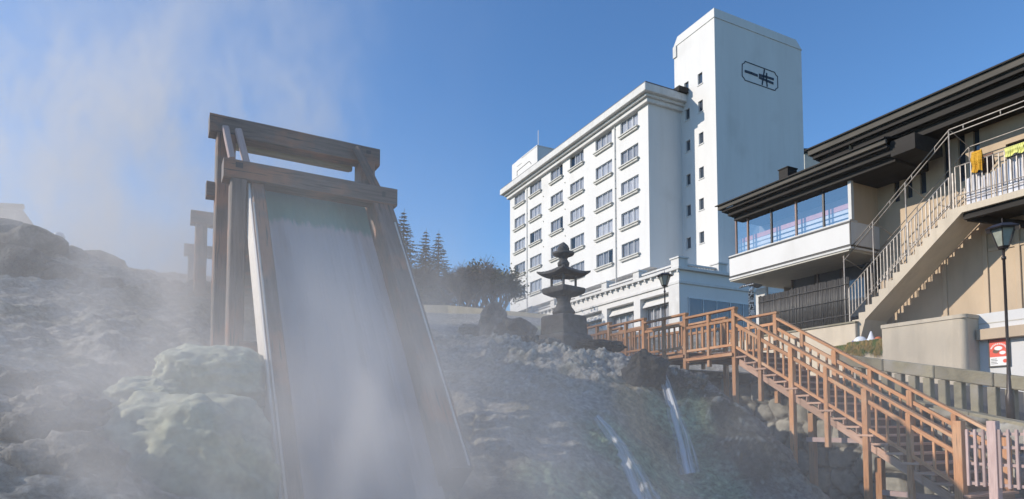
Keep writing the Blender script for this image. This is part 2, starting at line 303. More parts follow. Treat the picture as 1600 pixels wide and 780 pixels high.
# one window, then copies
def hotel_window(wd, ht, var):
    fr = MB(); t = .055
    fr.box(0, wd, .10, .17, 0, t); fr.box(0, wd, .10, .17, ht - t, ht); fr.box(0, t, .10, .17, t, ht - t); fr.box(wd - t, wd, .10, .17, t, ht - t)
    for k in var[0]: fr.box(wd * k - .03, wd * k + .03, .105, .165, t, ht - t)
    f = fr.build('window', 'frame', hotel)
    p = MB(); p.face([(t, .13, t), (wd - t, .13, t), (wd - t, .13, ht - t), (t, .13, ht - t)]); p.build('pane', 'pane', f)
    c = MB(); n = 40; x0 = t + var[1] * wd; x1 = wd - t - var[2] * wd
    for i in range(n):
        xa = x0 + (x1 - x0) * i / n; xb = x0 + (x1 - x0) * (i + 1) / n
        ya = .24 + .035 * math.sin(i * 1.9); yb = .24 + .035 * math.sin((i + 1) * 1.9); c.face([(xa, ya, 0), (xb, yb, 0), (xb, yb, ht), (xa, ya, ht)])
    c.build('curtain', 'curtain', f)
    d = MB(); d.box(-.02, wd + .02, .222, .9, -.02, ht + .02)
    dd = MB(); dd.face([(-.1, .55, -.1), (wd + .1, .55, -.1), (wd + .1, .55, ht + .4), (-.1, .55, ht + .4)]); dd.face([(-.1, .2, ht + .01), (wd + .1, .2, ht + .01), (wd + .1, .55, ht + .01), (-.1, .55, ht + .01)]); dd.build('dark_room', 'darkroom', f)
    s = MB(); s.box(-.14, wd + .14, -.30, -.003, -.16, -.03); s.box(-.04, wd + .04, -.20, -.003, -.34, -.163); s.build('sill', 'sill', f, bevel=.015)
    return f
vars_ = [((.36, .68), 0, 0), ((.33, .66), .0, 0), ((.3, .65), 0, .05), ((.36, .7), .2, .0), ((.4, .7), 0, .35), ((.35, .66), .0, 0)]
wproto = {}
for ci, (a, b) in enumerate(cols):
    for ri, t in enumerate(tops):
        v = (ci * 5 + ri * 7 + ci * ri) % 6; key = (ci, v)
        if key not in wproto: o = wproto[key] = hotel_window(b - a, wh, vars_[v])
        else:
            o = wproto[key].copy(); COL.objects.link(o); o.parent = hotel
            for ch in wproto[key].children: c = ch.copy(); COL.objects.link(c); c.parent = o
        o.location = (a, 0, t - wh)
# rain pipes
for px in (824, 962.5):
    xp = HF.hy(px, 330)[0]
    mb = MB(); mb.tube([(xp, -.09, zB - 2), (xp, -.09, zE)], .05, 8)
    for z in np.arange(zB, zE, 3.0): mb.box(xp - .08, xp + .08, -.14, 0, z, z + .05)
    mb.build('rain_pipe', 'trim', hotel, smooth=False)
mb = MB()
for ci in (1, 2, 4):
    for t in tops: mb.box(cols[ci][1] + .45, cols[ci][1] + .55, -.08, 0, t + .55, t + .66)
mb.build('wall_vent', 'soffit', hotel)
# ---- stair tower
mb = MB(); tw = []
def tnarrow(px, py, h, wpx=8):
    x, z = HF.hy(px, py, yJ); return (x - .3, x + .3, z - h / 2, z + h / 2)
nw = [(1093.8, 123), (1072.5, 137), (1094.5, 166), (1074, 179), (1095.5, 216), (1075, 228), (1096, 270), (1075.5, 281), (1096, 319), (1076, 329), (1096.5, 371), (1076, 380)]
th = [tnarrow(px, py, 1.05) for px, py in nw]
wall_with_holes(xTb, xT, 8, zP, th, y=yJ, depth=.25, mb=mb)
mb.face([(xT, yJ, 8), (xT, yTb, 8), (xT, yTb, zP), (xT, yJ, zP)]); mb.face([(xTb, yJ, 8), (xTb, yJ, zP), (xTb, yTb, zP), (xTb, yTb, 8)])
mb.face([(xTb, yTb, 8), (xTb, yTb, zP), (xT, yTb, zP), (xT, yTb, 8)])
tower = mb.build('stair_tower', 'white', hotel)
mb = MB(); e = .06; c = .8
z0, z1 = zP, zT
P = [(xT + e, yJ - e), (xT + e, yTb + e), (xTb - e, yTb + e), (xTb - e, yJ - e)]
T = [(xT + e, yJ - e), (xT + e, yTb - c), (xTb + c * .7, yTb - c), (xTb + c * .7, yJ - e)]
mb.face([(p[0], p[1], z0) for p in P[::-1]]); mb.face([(p[0], p[1], z1) for p in T])
for i in range(4):
    j = (i + 1) % 4; mb.face([(*P[i], z0), (*P[j], z0), (*T[j], z1), (*T[i], z1)])
mb.build('parapet', 'white', tower)
mb = MB(); mb.box(xTb - .05, xTb + .4, yJ - .12, yJ - .003, zP - 1.1, zP - .0); mb.box(xTb - .05, xTb + .5, yJ - .1, yJ - .003, zP - 6.2, zP - 5.6); mb.build('corner_moulding', 'trim', tower)
for h in th:
    mb = MB(); mb.box(h[0], h[1], yJ + .16, yJ + .2, h[2], h[3]); g = mb.build('narrow_window', 'darkglass', hotel)
    mb = MB(); mb.box(h[0] - .06, h[1] + .06, yJ - .06, yJ - .003, h[2] - .1, h[2] - .01); mb.box(h[0], h[0] + .05, yJ + .08, yJ + .158, h[2], h[3]); mb.box(h[1] - .05, h[1], yJ + .08, yJ + .158, h[2], h[3]); mb.build('window_frame', 'trim', g)
# painted crest: notched frame and two characters, as thin plates on the end wall
def strip(mb, pts, wd, x=None):
    for i in range(len(pts) - 1):
        (a0, b0), (a1, b1) = pts[i], pts[i + 1]
        p = Vector((x, a0, b0)); q = Vector((x, a1, b1)); d = (q - p); p = p - d.normalized() * wd * .4; q = q + d.normalized() * wd * .4; wd_ = wd * 1.0
        mb.bar(p, q, .03, wd, up=(0, 0, 1) if abs(d.normalized().z) < .9 else (0, 1, 0))
def crest_pt(px, py): return HF.hx(px, py, xT)
sx = lambda x: 1140 + x / 9.75
sy = lambda y: 80 + y / 9.75
fr = [(235, 158), (225, 180), (190, 200), (190, 380), (215, 410), (235, 445), (690, 602), (705, 575), (733, 558), (728, 390), (700, 360), (685, 325), (235, 158)]
mb = MB(); strip(mb, [crest_pt(sx(a), sy(b)) for a, b in fr], .075, xT + .02); mb.build('crest_frame', 'ink', tower)
mb = MB()
for pts, wd in (([(240, 308), (330, 338), (415, 372)], .23), ([(455, 365), (540, 390), (660, 428)], .22), ([(455, 405), (560, 450), (655, 490)], .22),
                ([(528, 290), (515, 380), (495, 505)], .14), ([(562, 345), (560, 440), (570, 532)], .15)):
    strip(mb, [crest_pt(sx(a), sy(b)) for a, b in pts], wd, xT + .025)
mb.build('crest_characters', 'ink', tower)
# ---- roof boxes at the far end and antenna
def pz(px, py, yc): return HF.hy(px, py, yc)
x1, z1 = pz(839.5, 228, 2.0); x0, _ = pz(815, 240, 2.0); z0 = zE + 1.3
mb = MB(); mb.box(x0, x1, 2, 9, z0, z1); mb.box(x0 - .05, x1 + .05, 1.95, 9.05, z1, z1 + .12)
x00, zz = pz(799, 258, 2.0); mb.box(x00, x0 - .01, 2.1, 8, z0, zz); mb.box(x0 - 1.6, x0 + .02, 2.05, 6, zz, z1 - .6)
mb.build('roof_penthouse', 'white', hotel)
mb = MB(); xa, za = pz(839.5, 203, 2.0); mb.tube([(xa - .1, 2.2, z1), (xa - .1, 2.2, za)], .05, 6); mb.build('lightning_rod', 'frame', hotel)
mb = MB(); pa = [pz(808, 275, 1.2), pz(808, 268, 1.2), pz(827, 252, 1.2), pz(830, 256, 1.2)]
mb.tube([(p[0], 1.2, p[1]) for p in pa], .04, 6); mb.build('roof_rail', 'fascia', hotel)
# ---- terrace annex in front of the hotel
yA = HF.hx(1061, 430, 8.0)[0]; xA = 8.0
zL = HF.hy(1061, 421, yA)[1]; zBt = HF.hy(1061, 409, yA)[1]; zPr = HF.hy(1061, 401, yA)[1]
zC = HF.hy(1060, 441, yA)[1]; zG = 7.2
xbays = [HF.hy(px, 460, yA)[0] for px in (1047, 1000, 990, 948, 940, 905, 899, 866, 861, 832, 828, 803)]
mb = MB(); ah = []
for i in range(0, 12, 2): ah.append((xbays[i + 1], xbays[i], zG + .4, zC - .55))
xe = xbays[-1] - 1.0
wall_with_holes(xe, xA, zG, zL, ah, y=yA, depth=.9, mb=mb)
yAe = 14
sh = [(yA + 1.6 + k * 3.4, yA + 4.6 + k * 3.4) for k in range(4)]
mb.face([(xA, yA, zG), (xA, yAe, zG), (xA, yAe, zL), (xA, yA, zL)]); mb.face([(xe, yA, zG), (xe, yA, zL), (xe, 1, zL), (xe, 1, zG)])
mb.face([(xe, yA, zL - .01), (xA, yA, zL - .01), (xA, yAe, zL - .01), (xe, yAe, zL - .01)])
annex = mb.build('terrace_annex', 'white', hotel)
mb = MB(); mb.box(xe, xA + .28, yA - .28, yA - .003, zL - .02, zL + .22); mb.box(xA + .003, xA + .28, yA - .003, yAe, zL - .02, zL + .22)
mb.box(xe, xA + .12, yA - .12, yA - .003, zC - .1, zC + .12); mb.box(xA + .003, xA + .12, yA - .003, yAe, zC - .1, zC + .12)
for k in np.arange(xe + .4, xA, .8): mb.box(k, k + .18, yA - .22, yA - .003, zL - .24, zL - .022)
mb.box(xA - 1.15, xA + .09, yA - .09, yA - .003, zG, zC - .1); mb.build('entablature', 'trim', annex, bevel=.02)
mb = MB()
def pier(x, y, w_=.45): mb.box(x - w_, x + w_, y - w_, y + w_, zL + .22, zPr - .12); mb.box(x - w_ - .08, x + w_ + .08, y - w_ - .08, y + w_ + .08, zPr - .12, zPr)
pier(xA - .3, yA + .3)
pxs = [HF.hy(px, 440, yA)[0] for px in (995, 945, 903, 864, 830)]
for x in pxs: pier(x, yA + .3, .4)
pier(xA - .3, HF.hx(1127, 415, xA)[0], .45)
ends = [xA - .75] + pxs
for i, x in enumerate(pxs):
    mb.box(x + .4, (ends[i] - (.4 if i else 0)), yA + .12, yA + .42, zBt - .14, zBt)
ye = HF.hx(1127, 415, xA)[0]; mb.box(xA - .42, xA - .12, yA + .75, ye - .45, zBt - .14, zBt)
mb.build('balustrade', 'trim', annex)
hb_ = zBt - .14 - zL - .22
def balus(mb, x, y): mb.lathe([(r, z * hb_) for r, z in ((.075, 0), (.075, .1), (.045, .18), (.10, .5), (.045, .82), (.075, .9), (.075, 1))], 8, (x, y, zL + .22))
mb = MB()
for i, x in enumerate(pxs):
    a, b = x + .55, ends[i] - .55
    n = int((b - a) / .3)
    for k in range(n + 1): balus(mb, a + (b - a) * k / n, yA + .27)
n = int((ye - yA - 1.4) / .3)
for k in range(n + 1): balus(mb, xA - .27, yA + .95 + k * .3)
tag(mb.build('baluster', 'trim', annex), kind='stuff')
for i in range(0, 8, 2):
    a, b = xbays[i + 1], xbays[i]; zt = zC - .55
    mb = MB(); mb.box(a + .1, b - .1, yA + .72, yA + .78, zG + .4, zt - .9)
    g = mb.build('annex_window', 'darkglass', annex) if False else None
    f = MB()
    for k in range(5): x = a + .1 + (b - a - .2) * k / 4; f.box(x - .035, x + .035, yA + .62, yA + .70, zG + .4, zt - .75)
    f.box(a, b, yA + .62, yA + .70, zt - .82, zt - .72); fo = f.build('shop_window', 'frame', hotel)
    p = MB(); p.face([(a + .05, yA + .66, zG + .4), (b - .05, yA + .66, zG + .4), (b - .05, yA + .66, zt - .8), (a + .05, yA + .66, zt - .8)]); p.build('pane', 'pane', fo)
    c = MB(); nn = 50
    for q in range(nn):
        xa = a + (b - a) * q / nn; xb = a + (b - a) * (q + 1) / nn; c.face([(xa, yA + .8 + .04 * math.sin(q * 1.7), zG), (xb, yA + .8 + .04 * math.sin(q * 1.7 + 1.7), zG), (xb, yA + .8 + .04 * math.sin(q * 1.7 + 1.7), zt), (xa, yA + .8 + .04 * math.sin(q * 1.7), zt)])
    c.build('curtain', 'curtain', fo)
    s = MB(); z = zt - .02
    s.hexa([(a + .02, yA + .2, zt - .75), (b - .02, yA + .2, zt - .75), (b - .02, yA + .6, zt - .45), (a + .02, yA + .6, zt - .45), (a + .02, yA + .2, zt - .67), (b - .02, yA + .2, zt - .67), (b - .02, yA + .6, zt - .02), (a + .02, yA + .6, zt - .02)])
    s.build('awning', 'trim', fo)
mb = MB()
z_a = HF.hx(1076, 466, xA)[1]
y0w = HF.hx(1076, 470, xA)[0]
for k in range(7): mb.box(xA + .01, xA + .05, y0w + k * 1.45, y0w + k * 1.45 + 1.38, zG + .3, z_a)
so_ = mb.build('side_window', 'darkglass', hotel)
mb = MB(); mb.box(xA + .01, xA + .09, y0w - .08, y0w + 10.2, z_a, z_a + .08)
for k in range(8): mb.box(xA + .01, xA + .09, y0w + k * 1.45 - .06, y0w + k * 1.45 - .01, zG, z_a)
mb.build('window_frame', 'frame', so_)

# ================================================================ TEA HOUSE (right building)
cR = at(1331.5, 400, 23.3); RF = Frame(cR.x, cR.y, TH)
tea = thing('inn_building', 'two storey tan inn with dark layered eaves, glazed corner bay and white balcony band', 'building', (cR.x, cR.y, 0), TH)
hy, hx = RF.hy, RF.hx
xb0 = hy(1150.4, 400)[0]; zb0 = hy(1331, 387)[1]; zb1 = hy(1331.4, 343.4)[1]; zg1 = hy(1331.4, 271)[1]
xb00 = hy(1143, 420)[0]
xE = 13.0
# balcony band
mb = MB(); mb.box(xb00, .02, -.12, 2.2, zb0 + .12, zb1 - .05); mb.build('balcony_band', 'white', tea)
mb = MB()
for z in (zb0 + .03, zb1 - .115):
    mb.box(xb00 - .03, .06, -.15, -.122, z, z + .045)
mb.box(.022, .06, -.15, -.122, zb0 + .06, zb1 - .07); mb.box(.022, .06, -.12, 1.5, zb0 + .03, zb0 + .08)
mb.build('band_line', 'darkframe', tea)
mb = MB(); mb.box(xb00 - .02, .05, -.14, 2.3, zb0 - .05, zb0 + .03); mb.box(xb00 - .02, .05, -.14, .3, zb1 - .05, zb1 + .0); mb.build('band_edge', 'trim', tea)
mb = MB(); mb.box(xb00, -.05, -.10, 5, zb0 - .12, zb0 - .052); mb.build('bay_soffit', 'soffit', tea)
# glazing of the bay
mx = [hy(p, 330)[0] for p in (1150.4, 1168.8, 1205.7, 1244.5, 1287.6)] + [0.0]
for i in range(5):
    m_ = 'darkframe' if i in (2, 4) else 'bronze'
    mb = MB(); mb.box(mx[i] - .035, mx[i] + .035, -.06, .02, zb1 + .001, zg1); fo = mb.build('bay_window', m_, tea)
    p = MB(); p.face([(mx[i] + .04, -.02, zb1), (mx[i + 1] - .04, -.02, zb1), (mx[i + 1] - .04, -.02, zg1), (mx[i] + .04, -.02, zg1)]); p.build('pane', 'baypane', fo)
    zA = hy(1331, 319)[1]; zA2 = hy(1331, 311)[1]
    bl = MB(); bl.box(mx[i] + .04, mx[i + 1] - .04, .30, .32, zA, zA2); bl.build('pink_reflection', 'pink', fo)  # strip painting the pink band reflected in the glass
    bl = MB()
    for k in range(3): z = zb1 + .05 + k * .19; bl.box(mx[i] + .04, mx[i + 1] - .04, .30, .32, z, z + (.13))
    bl.build('pale_reflection', 'pale', fo)  # strips painting the pale bands reflected in the glass
mb = MB(); mb.box(-.035, .09, -.09, .06, zb1, zg1 + .2); mb.build('bay_corner_post', 'trim', tea)
mb = MB(); mb.face([(mx[0], 1.4, zb1), (0, 1.4, zb1), (0, 1.4, zg1), (mx[0], 1.4, zg1)]); mb.face([(mx[0], 0, zb1 + .01), (0, 0, zb1 + .01), (0, 1.4, zb1 + .01), (mx[0], 1.4, zb1 + .01)]); mb.face([(mx[0], 0, zg1 - .01), (mx[0], 1.4, zg1 - .01), (0, 1.4, zg1 - .01), (0, 0, zg1 - .01)]); mb.build('bay_interior', 'bayroom', tea)
# end glass of the bay
mb = MB(); mb.face([(mx[0] - .015, .02, zb1), (mx[0] - .015, .02, zg1), (mx[0] - .015, 1.4, zg1), (mx[0] - .015, 1.4, zb1)]); mb.build('bay_end_glass', 'baypane', tea)
# walls
yW = hx(1372, 330, 0)[0]
mb = MB()
zR = hy(1404, 218, yW)[1] + .35
slits = []
for (a, b, yt) in ((1396, 1405, 243), (1416, 1425, 236), (1437, 1447, 229), (1476, 1483, 218), (1499, 1510, 209), (1523, 1533, 200)):
    xa = hy(a, 280, yW)[0]; xb = hy(b, 280, yW)[0]; slits.append((xa, xb, hy(1400, 316, yW)[1], hy(a, yt, yW)[1]))
zF = hy(1492, 325)[1]      # upper walk floor
xF = hy(1492, 325)[0]
door = (slits[-1][1] + .75, slits[-1][1] + 3.0, zF + .02, zF + 2.1)
wall_with_holes(.0, xE, 1.0, zR, slits + [door], y=yW, depth=.18, mb=mb)
mb.face([(0, 0, zb0), (0, yW, zb0), (0, yW, zR), (0, 0, zR)])
mb.face([(xE, yW, 1), (xE, 9, 1), (xE, 9, zR), (xE, yW, zR)]); mb.face([(xb0, 3, 1.0), (xb0, 9, 1.0), (xb0, 9, zg1 + .6), (xb0, 3, zg1 + .6)])
mb.face([(xb0, 9, 1), (xE, 9, 1), (xE, 9, zR), (xb0, 9, zR)])
mb.build('wall', 'tan', tea)
for s in slits:
    m2 = MB(); m2.box(s[0], s[1], yW + .1, yW + .16, s[2], s[3]); m2.build('slit_window', 'darkglass', tea)
m2 = MB(); m2.box(door[0], door[1], yW + .12, yW + .17, door[2], door[3]); m2.build('sliding_door', 'darkroom', tea)
# mouldings on the lower wall
mb = MB()
for px in (1476, 1541, 1592):
    x = hy(px, 420, yW)[0]; mb.box(x - .07, x + .07, yW - .06, yW - .003, 3.5, zF - .45)
xm = hy(1541, 400, yW)[0]; zm = hy(1541, 395, yW)[1]; mb.box(xm + .071, xE, yW - .045, yW - .003, zm, zm + .13)
mb.build('wall_moulding', 'tan', tea, bevel=.01)
# lower recessed storey below the bay
mb = MB(); yl = 2.1
lz = hy(1260, 452, yl)[1]
gl = [(hy(1238, 440, yl)[0], hy(1272, 440, yl)[0]), (hy(1278, 440, yl)[0], hy(1312, 440, yl)[0]), (hy(1318, 440, yl)[0], hy(1352, 440, yl)[0])]
zw0, zw1 = 4.9, hy(1300, 412, yl)[1]
hs = [(a, b, zw0 + .4, zw1) for a, b in gl]
wall_with_holes(xb0 + 1.2, 1.6, 2.0, zb0 - .1, hs, y=yl, depth=.15, mb=mb); mb.build('lower_wall', 'slate', tea)
for a, b in gl:
    m2 = MB(); m2.box(a, b, yl + .08, yl + .12, zw0 + .4, zw1); f = m2.build('lower_window', 'darkglass', tea)
    m2 = MB(); m2.box(a - .05, a, yl - .02, yl + .07, zw0, zw1 + .05); m2.box(a, b, yl - .02, yl + .07, zw1 - .03, zw1 + .04); m2.build('window_frame', 'bronze', f)
# white entrance post seen beside the hanging sign
xs0 = hy(1181, 470, 1.0)[0]; xs1 = hy(1187, 470, 1.0)[0]; xs2 = hy(1198, 460, 1.0)[0]; zs1 = hy(1190, 450, 1.0)[1]
mb = MB(); mb.box(xs0, xs1, 1.0, 1.1, 4, zs1); mb.box(xs1 + .001, xs2, 1.0, 1.1, zs1 - .38, zs1); mb.build('entrance_frame', 'trim', tea)
# ---- roofs: stepped eave
def eave(x0, x1, y0, ztop, deep, label, h=.27, k=1.0):
    mb = MB(); mb.box(x0, x1, y0, y0 + .1, ztop - h, ztop); mb.box(x0, x0 + .1, y0 + .1, y0 + deep, ztop - h, ztop); mb.build('fascia', 'fascia', tea, bevel=.01)
    mb = MB(); z = ztop - h; y = y0 + .12
    for (dz, dy, dx) in ((.16, .13, .12), (.05, .05, .16), (.22, .2, .30), (.05, .05, .34), (.24, .22, .42)):
        dz *= k; mb.box(x0 + dx, x1 - .02, y, y0 + deep, z - dz, z - .001); z -= dz; y += dy
    mb.build('eave_board', 'slate', tea, bevel=.008)
    mb = MB(); rise = math.tan(R_(13)) * 6
    mb.hexa([(x0 - .08, y0 - .08, ztop + .001), (x1, y0 - .08, ztop + .001), (x1, y0 + 6, ztop + rise), (x0 - .08, y0 + 6, ztop + rise), (x0 - .08, y0 - .08, ztop + .05), (x1, y0 - .08, ztop + .05), (x1, y0 + 6, ztop + .05 + rise), (x0 - .08, y0 + 6, ztop + .05 + rise)])
    mb.build('roof', 'slate', tea)
    return z
yE1 = -.85
xe0, ze0 = hy(1121, 325, yE1); xe1 = hy(1384, 240, yE1)[0]; zt1 = hy(1359, 225.8, yE1)[1]
ze0 = (hy(1121, 324, yE1)[1] + zt1) / 2
eave(xe0, xe1, yE1, ze0, 3.0, 'lower', .16, .72)
print('eave1', xe0, xe1, ze0, zg1)
yE2 = -.15
xf0 = hy(1262, 243, yE2)[0]; zt2 = (hy(1300, 221, yE2)[1] + hy(1600, 84, yE2)[1]) / 2
zlow2 = eave(xf0, xE + 1, yE2, zt2, 4.0, 'upper', .22, 1.0)
print('eave2', xf0, zt2, zlow2, zR)
mb = MB(); xa = hy(1217, 280, -.1)[0]; xb = hy(1231, 280, -.1)[0]; za = hy(1224, 264, -.1)[1]; mb.box(xa, xb, -.1, .45, ze0, za); mb.box(xa - .03, xb + .03, -.13, .48, za, za + .04); mb.build('roof_box', 'slate', tea)
mb = MB(); mb.box(xe1 - .02, xe1 + .8, yE1 + .3, 1.0, ze0 - .58, ze0 - .05); mb.build('eave_end_block', 'slate', tea)
# ---- podium walls
zPt = hy(1450, 498, -.6)[1]; xp0 = hy(1378, 520, -.6)[0]; xp1 = hy(1508, 520, -.6)[0]
pod = thing('podium_wall', 'cream rendered podium block with a capped top and rounded corner below the outer stair', 'wall', RF.w(0, 0, 0), TH)
mb = MB()
def roundblock(mb, x0, x1, y0, y1, z0, z1, r):
    pts = [(x0, y0)] + [(x1 - r + r * math.sin(a), y0 + r - r * math.cos(a)) for a in np.linspace(0, math.pi / 2, 8)] + [(x1, y1), (x0, y1)]
    mb.face([(p[0], p[1], z1) for p in pts]); n = len(pts)
    for i in range(n):
        j = (i + 1) % n; mb.face([(*pts[i], z0), (*pts[j], z0), (*pts[j], z1), (*pts[i], z1)])
roundblock(mb, xp0, xp1, -.6, 1.2, .5, zPt - .12, .18); mb.build('wall_face', 'cream', pod)
mb = MB(); roundblock(mb, xp0 - .02, xp1 + .03, -.63, 1.2, zPt - .119, zPt, .2); mb.face([(xp0 - .02, -.63, zPt - .119), (xp1, -.63, zPt - .119), (xp1 + .03, 1, zPt - .119), (xp0, 1, zPt - .119)]); mb.build('coping', 'cream', pod)
ww = thing('poster_wall', 'white rendered wall with a projecting tan beam at the far right, carrying a framed poster', 'wall', RF.w(0, 0, 0), TH)
yPw = .15
xq0 = xp1 - .2; xq1 = xE; zq1 = hy(1560, 487, yPw)[1]; zqb0 = hy(1560, 530, yPw)[1]; zqb1 = hy(1560, 513, yPw)[1]
mb = MB(); mb.box(xq0, xq1, yPw, 1.3, .5, zq1); mb.build('wall_face', 'white', ww)
mb = MB(); mb.box(xp1 + .05, xq1, yPw - .25, yPw - .003, zqb0, zqb1); mb.build('beam', 'tan', ww, bevel=.01)
mb = MB(); mb.box(xq0, xq1, yPw - .01, yPw - .002, zq1 - .33, zq1 - .3); mb.build('groove_line', 'soffit', ww)
# low wall below bamboo fence + planter
lw = thing('low_concrete_wall', 'pale concrete retaining wall under the dark bamboo fence', 'wall', RF.w(0, 0, 0), TH)
zf0 = hy(1293, 511)[1]
mb = MB(); mb.box(xb00 - 1, 0.15, -.15, .6, .8, zf0 - .02); mb.build('wall_face', 'cream', lw, bevel=.02)
mb = MB(); mb.box(xb00 - 1.05, .18, -.2, .65, zf0 - .019, zf0 + .04); mb.build('coping', 'fstone', lw)
pl = thing('planter_wall', 'low pale planter wall under the outer stair, trailing dry grass over its edge', 'planter', RF.w(0, 0, 0), TH)
xg0 = hy(1300, 540, -.5)[0]; zg0 = hy(1370, 531, -.5)[1]
mb = MB(); mb.box(xg0 - .5, xp0 - .01, -.5, .3, .8, zg0 - .12); mb.build('wall_face', 'cream', pl, bevel=.02)
# ---------------------------------------------------------------- outer stair of the inn
st = thing('outer_stair', 'cream concrete stair rising along the inn wall to its upper gallery, with grey steel railings', 'staircase', (cR.x, cR.y, 0), TH)
sx0, sz0 = hy(1322, 522); sx1, sz1 = hy(1492, 325.5)
N_ = 15; sw = 1.25
tr = (sx1 - sx0) / N_; ri = (sz1 - sz0) / N_
mb = MB()
prof = [(sx0, sz0 - .6)]; 
top = [(sx0, sz0)]
for i in range(N_):
    top.append((sx0 + i * tr, sz0 + (i + 1) * ri)); top.append((sx0 + (i + 1) * tr, sz0 + (i + 1) * ri))
zs = hy(1503, 332)[1]; xs = hy(1503, 332)[0]
low = [(xs, zs), (hy(1352, 499)[0], hy(1352, 499)[1]), (sx0 + .45, sz0 - .6), (sx0, sz0 - .6)]
pts = top + [(xE, zF), (xE, zs)] + low
# side faces as convex pieces: step columns plus the slab
def lowz(x):
    L_ = [(sx0, sz0 - .6), (sx0 + .45, sz0 - .6), (hy(1352, 499)), (xs, zs), (xE, zs)]
    for a, b in zip(L_, L_[1:]):
        if a[0] <= x <= b[0] + 1e-6: return a[1] + (b[1] - a[1]) * (x - a[0]) / max(b[0] - a[0], 1e-6)
    return L_[-1][1]
xsplit = sorted([sx0 + i * tr for i in range(N_ + 1)] + [sx0 + .45, hy(1352, 499)[0], xs, xE])
xsplit = [x for i, x in enumerate(xsplit) if i == 0 or x - xsplit[i - 1] > 1e-4]
for a, b in zip(xsplit, xsplit[1:]):
    c = (a + b) / 2; i = min(int((c - sx0) / tr) + 1, N_); zt = sz0 + i * ri if c < sx1 else zF
    y0, y1 = 0.0, sw
    mb.face([(a, y0, lowz(a)), (b, y0, lowz(b)), (b, y0, zt), (a, y0, zt)]); mb.face([(a, y1, lowz(a)), (a, y1, zt), (b, y1, zt), (b, y1, lowz(b))])
    mb.face([(a, y0, zt), (b, y0, zt), (b, y1, zt), (a, y1, zt)]); mb.face([(a, y0, lowz(a)), (a, y1, lowz(a)), (b, y1, lowz(b)), (b, y0, lowz(b))])
for i in range(N_):
    x = sx0 + i * tr; mb.face([(x, 0, sz0 + i * ri), (x, 0, sz0 + (i + 1) * ri), (x, sw, sz0 + (i + 1) * ri), (x, sw, sz0 + i * ri)])
mb.build('stair_flight', 'cream', st)
mb = MB(); mb.box(sx1 + .1, xE, sw + .002, yW - .01, zs, zF); mb.build('gallery_floor', 'cream', st)
def P(px, py, y=0.06): x, z = hy(px, py, y); return Vector((x, y, z))
# railing of the flight
a0, a1 = P(1326.5, 451), P(1481, 279); b0, b1 = P(1328, 495), P(1490, 315)
def flight_rail(off, name):
    mb = MB(); o_ = Vector((0, off, 0)); mb.tube([a0 + o_, a1 + o_], .022, 8); mb.tube([b0 + o_, b1 + o_], .016, 8)
    r_ = mb.build(name, 'rail', st, smooth=True)
    n = 30
    for i in range(n + 1):
        t = i / n; p = b0.lerp(b1, t) + o_; xt = p.x; zz = a0.z + (a1.z - a0.z) * (xt - a0.x) / (a1.x - a0.x)
        m2 = MB(); th_ = .013
        if i % 6 == 0: th_ = .02; p.z = sz0 + (xt - sx0) / tr * ri
        m2.box(xt - th_, xt + th_, p.y - th_, p.y + th_, p.z, min(zz, a1.z + .3)); m2.build('post' if i % 6 == 0 else 'baluster', 'rail', r_)
flight_rail(0, 'stair_railing'); flight_rail(1.12, 'stair_railing')
# gallery railing
g0, g1 = P(1492, 262), P(1600, 225); h0, h1 = P(1489, 309), P(1600, 275)
gx1 = xE - .1; gz = (g0.z + g1.z) / 2; hz = (h0.z + h1.z) / 2
mb = MB(); mb.tube([(g0.x, .06, gz), (gx1, .06, gz)], .022, 8); mb.tube([(g0.x, .06, hz), (gx1, .06, hz)], .016, 8); mb.tube([(g0.x, .06, hz - .16), (gx1, .06, hz - .16)], .016, 8)
gr = mb.build('gallery_railing', 'rail', st, smooth=True)
x = g0.x; i = 0
while x < gx1:
    m2 = MB(); m2.box(x - .012, x + .012, .048, .072, hz if i % 7 else zF, gz); m2.build('baluster' if i % 7 else 'post', 'rail', gr); x += .155; i += 1
# tubular awning frame over the stair
def awning(off, px_pts):
    q = [P(*p) + Vector((0, off, 0)) for p in px_pts]
    q[2] = Vector((gx1, q[1].y, q[1].z))
    mb = MB()
    for dz in (0, -.17):
        mb.tube([p + Vector((0, 0, dz)) for p in q], .02, 8)
    for a, b in zip(q, q[1:]):
        n = max(int((b - a).length / 1.0), 1)
        for k in range(n): c = a.lerp(b, (k + .4) / n); mb.tube([c, c - Vector((0, 0, .17))], .016, 6)
    f = mb.build('awning_frame', 'rail', st, smooth=True)
    for t in (0.01, .31, .62, .995):
        p = q[0].lerp(q[1], t); m2 = MB(); zb = sz0 + (p.x - sx0) / tr * ri
        m2.tube([p, (p.x, p.y, zb)], .022, 8); m2.build('frame_post', 'rail', f, smooth=True)
    x = q[1].x + 2.2
    while x < gx1: m2 = MB(); m2.tube([(x, q[1].y, q[1].z), (x, q[1].y, zF)], .022, 8); m2.build('frame_post', 'rail', f, smooth=True); x += 2.2
    return q
q = awning(0, [(1317, 402), (1483, 203), (1600, 150)])
q2 = [v + Vector((0, 1.1, -.35)) for v in q]
mb = MB(); mb.tube(q2, .018, 8)
for t in (.0, .31, .62, 1): a = q[0].lerp(q[1], t); b = a + Vector((0, 1.1, -.35)); mb.tube([a, b], .014, 6)
for k in range(1, 5): a = q[1].lerp(q[2], k / 4); mb.tube([a, a + Vector((0, 1.1, -.35))], .014, 6)
mb.build('inner_awning_rail', 'rail', st, smooth=True)
for t in (.1, .55, 1):
    a = q2[0].lerp(q2[1], t); m2 = MB(); m2.tube([a, (a.x, a.y, sz0 + (a.x - sx0) / tr * ri)], .018, 8); m2.build('inner_post', 'rail', st, smooth=True)
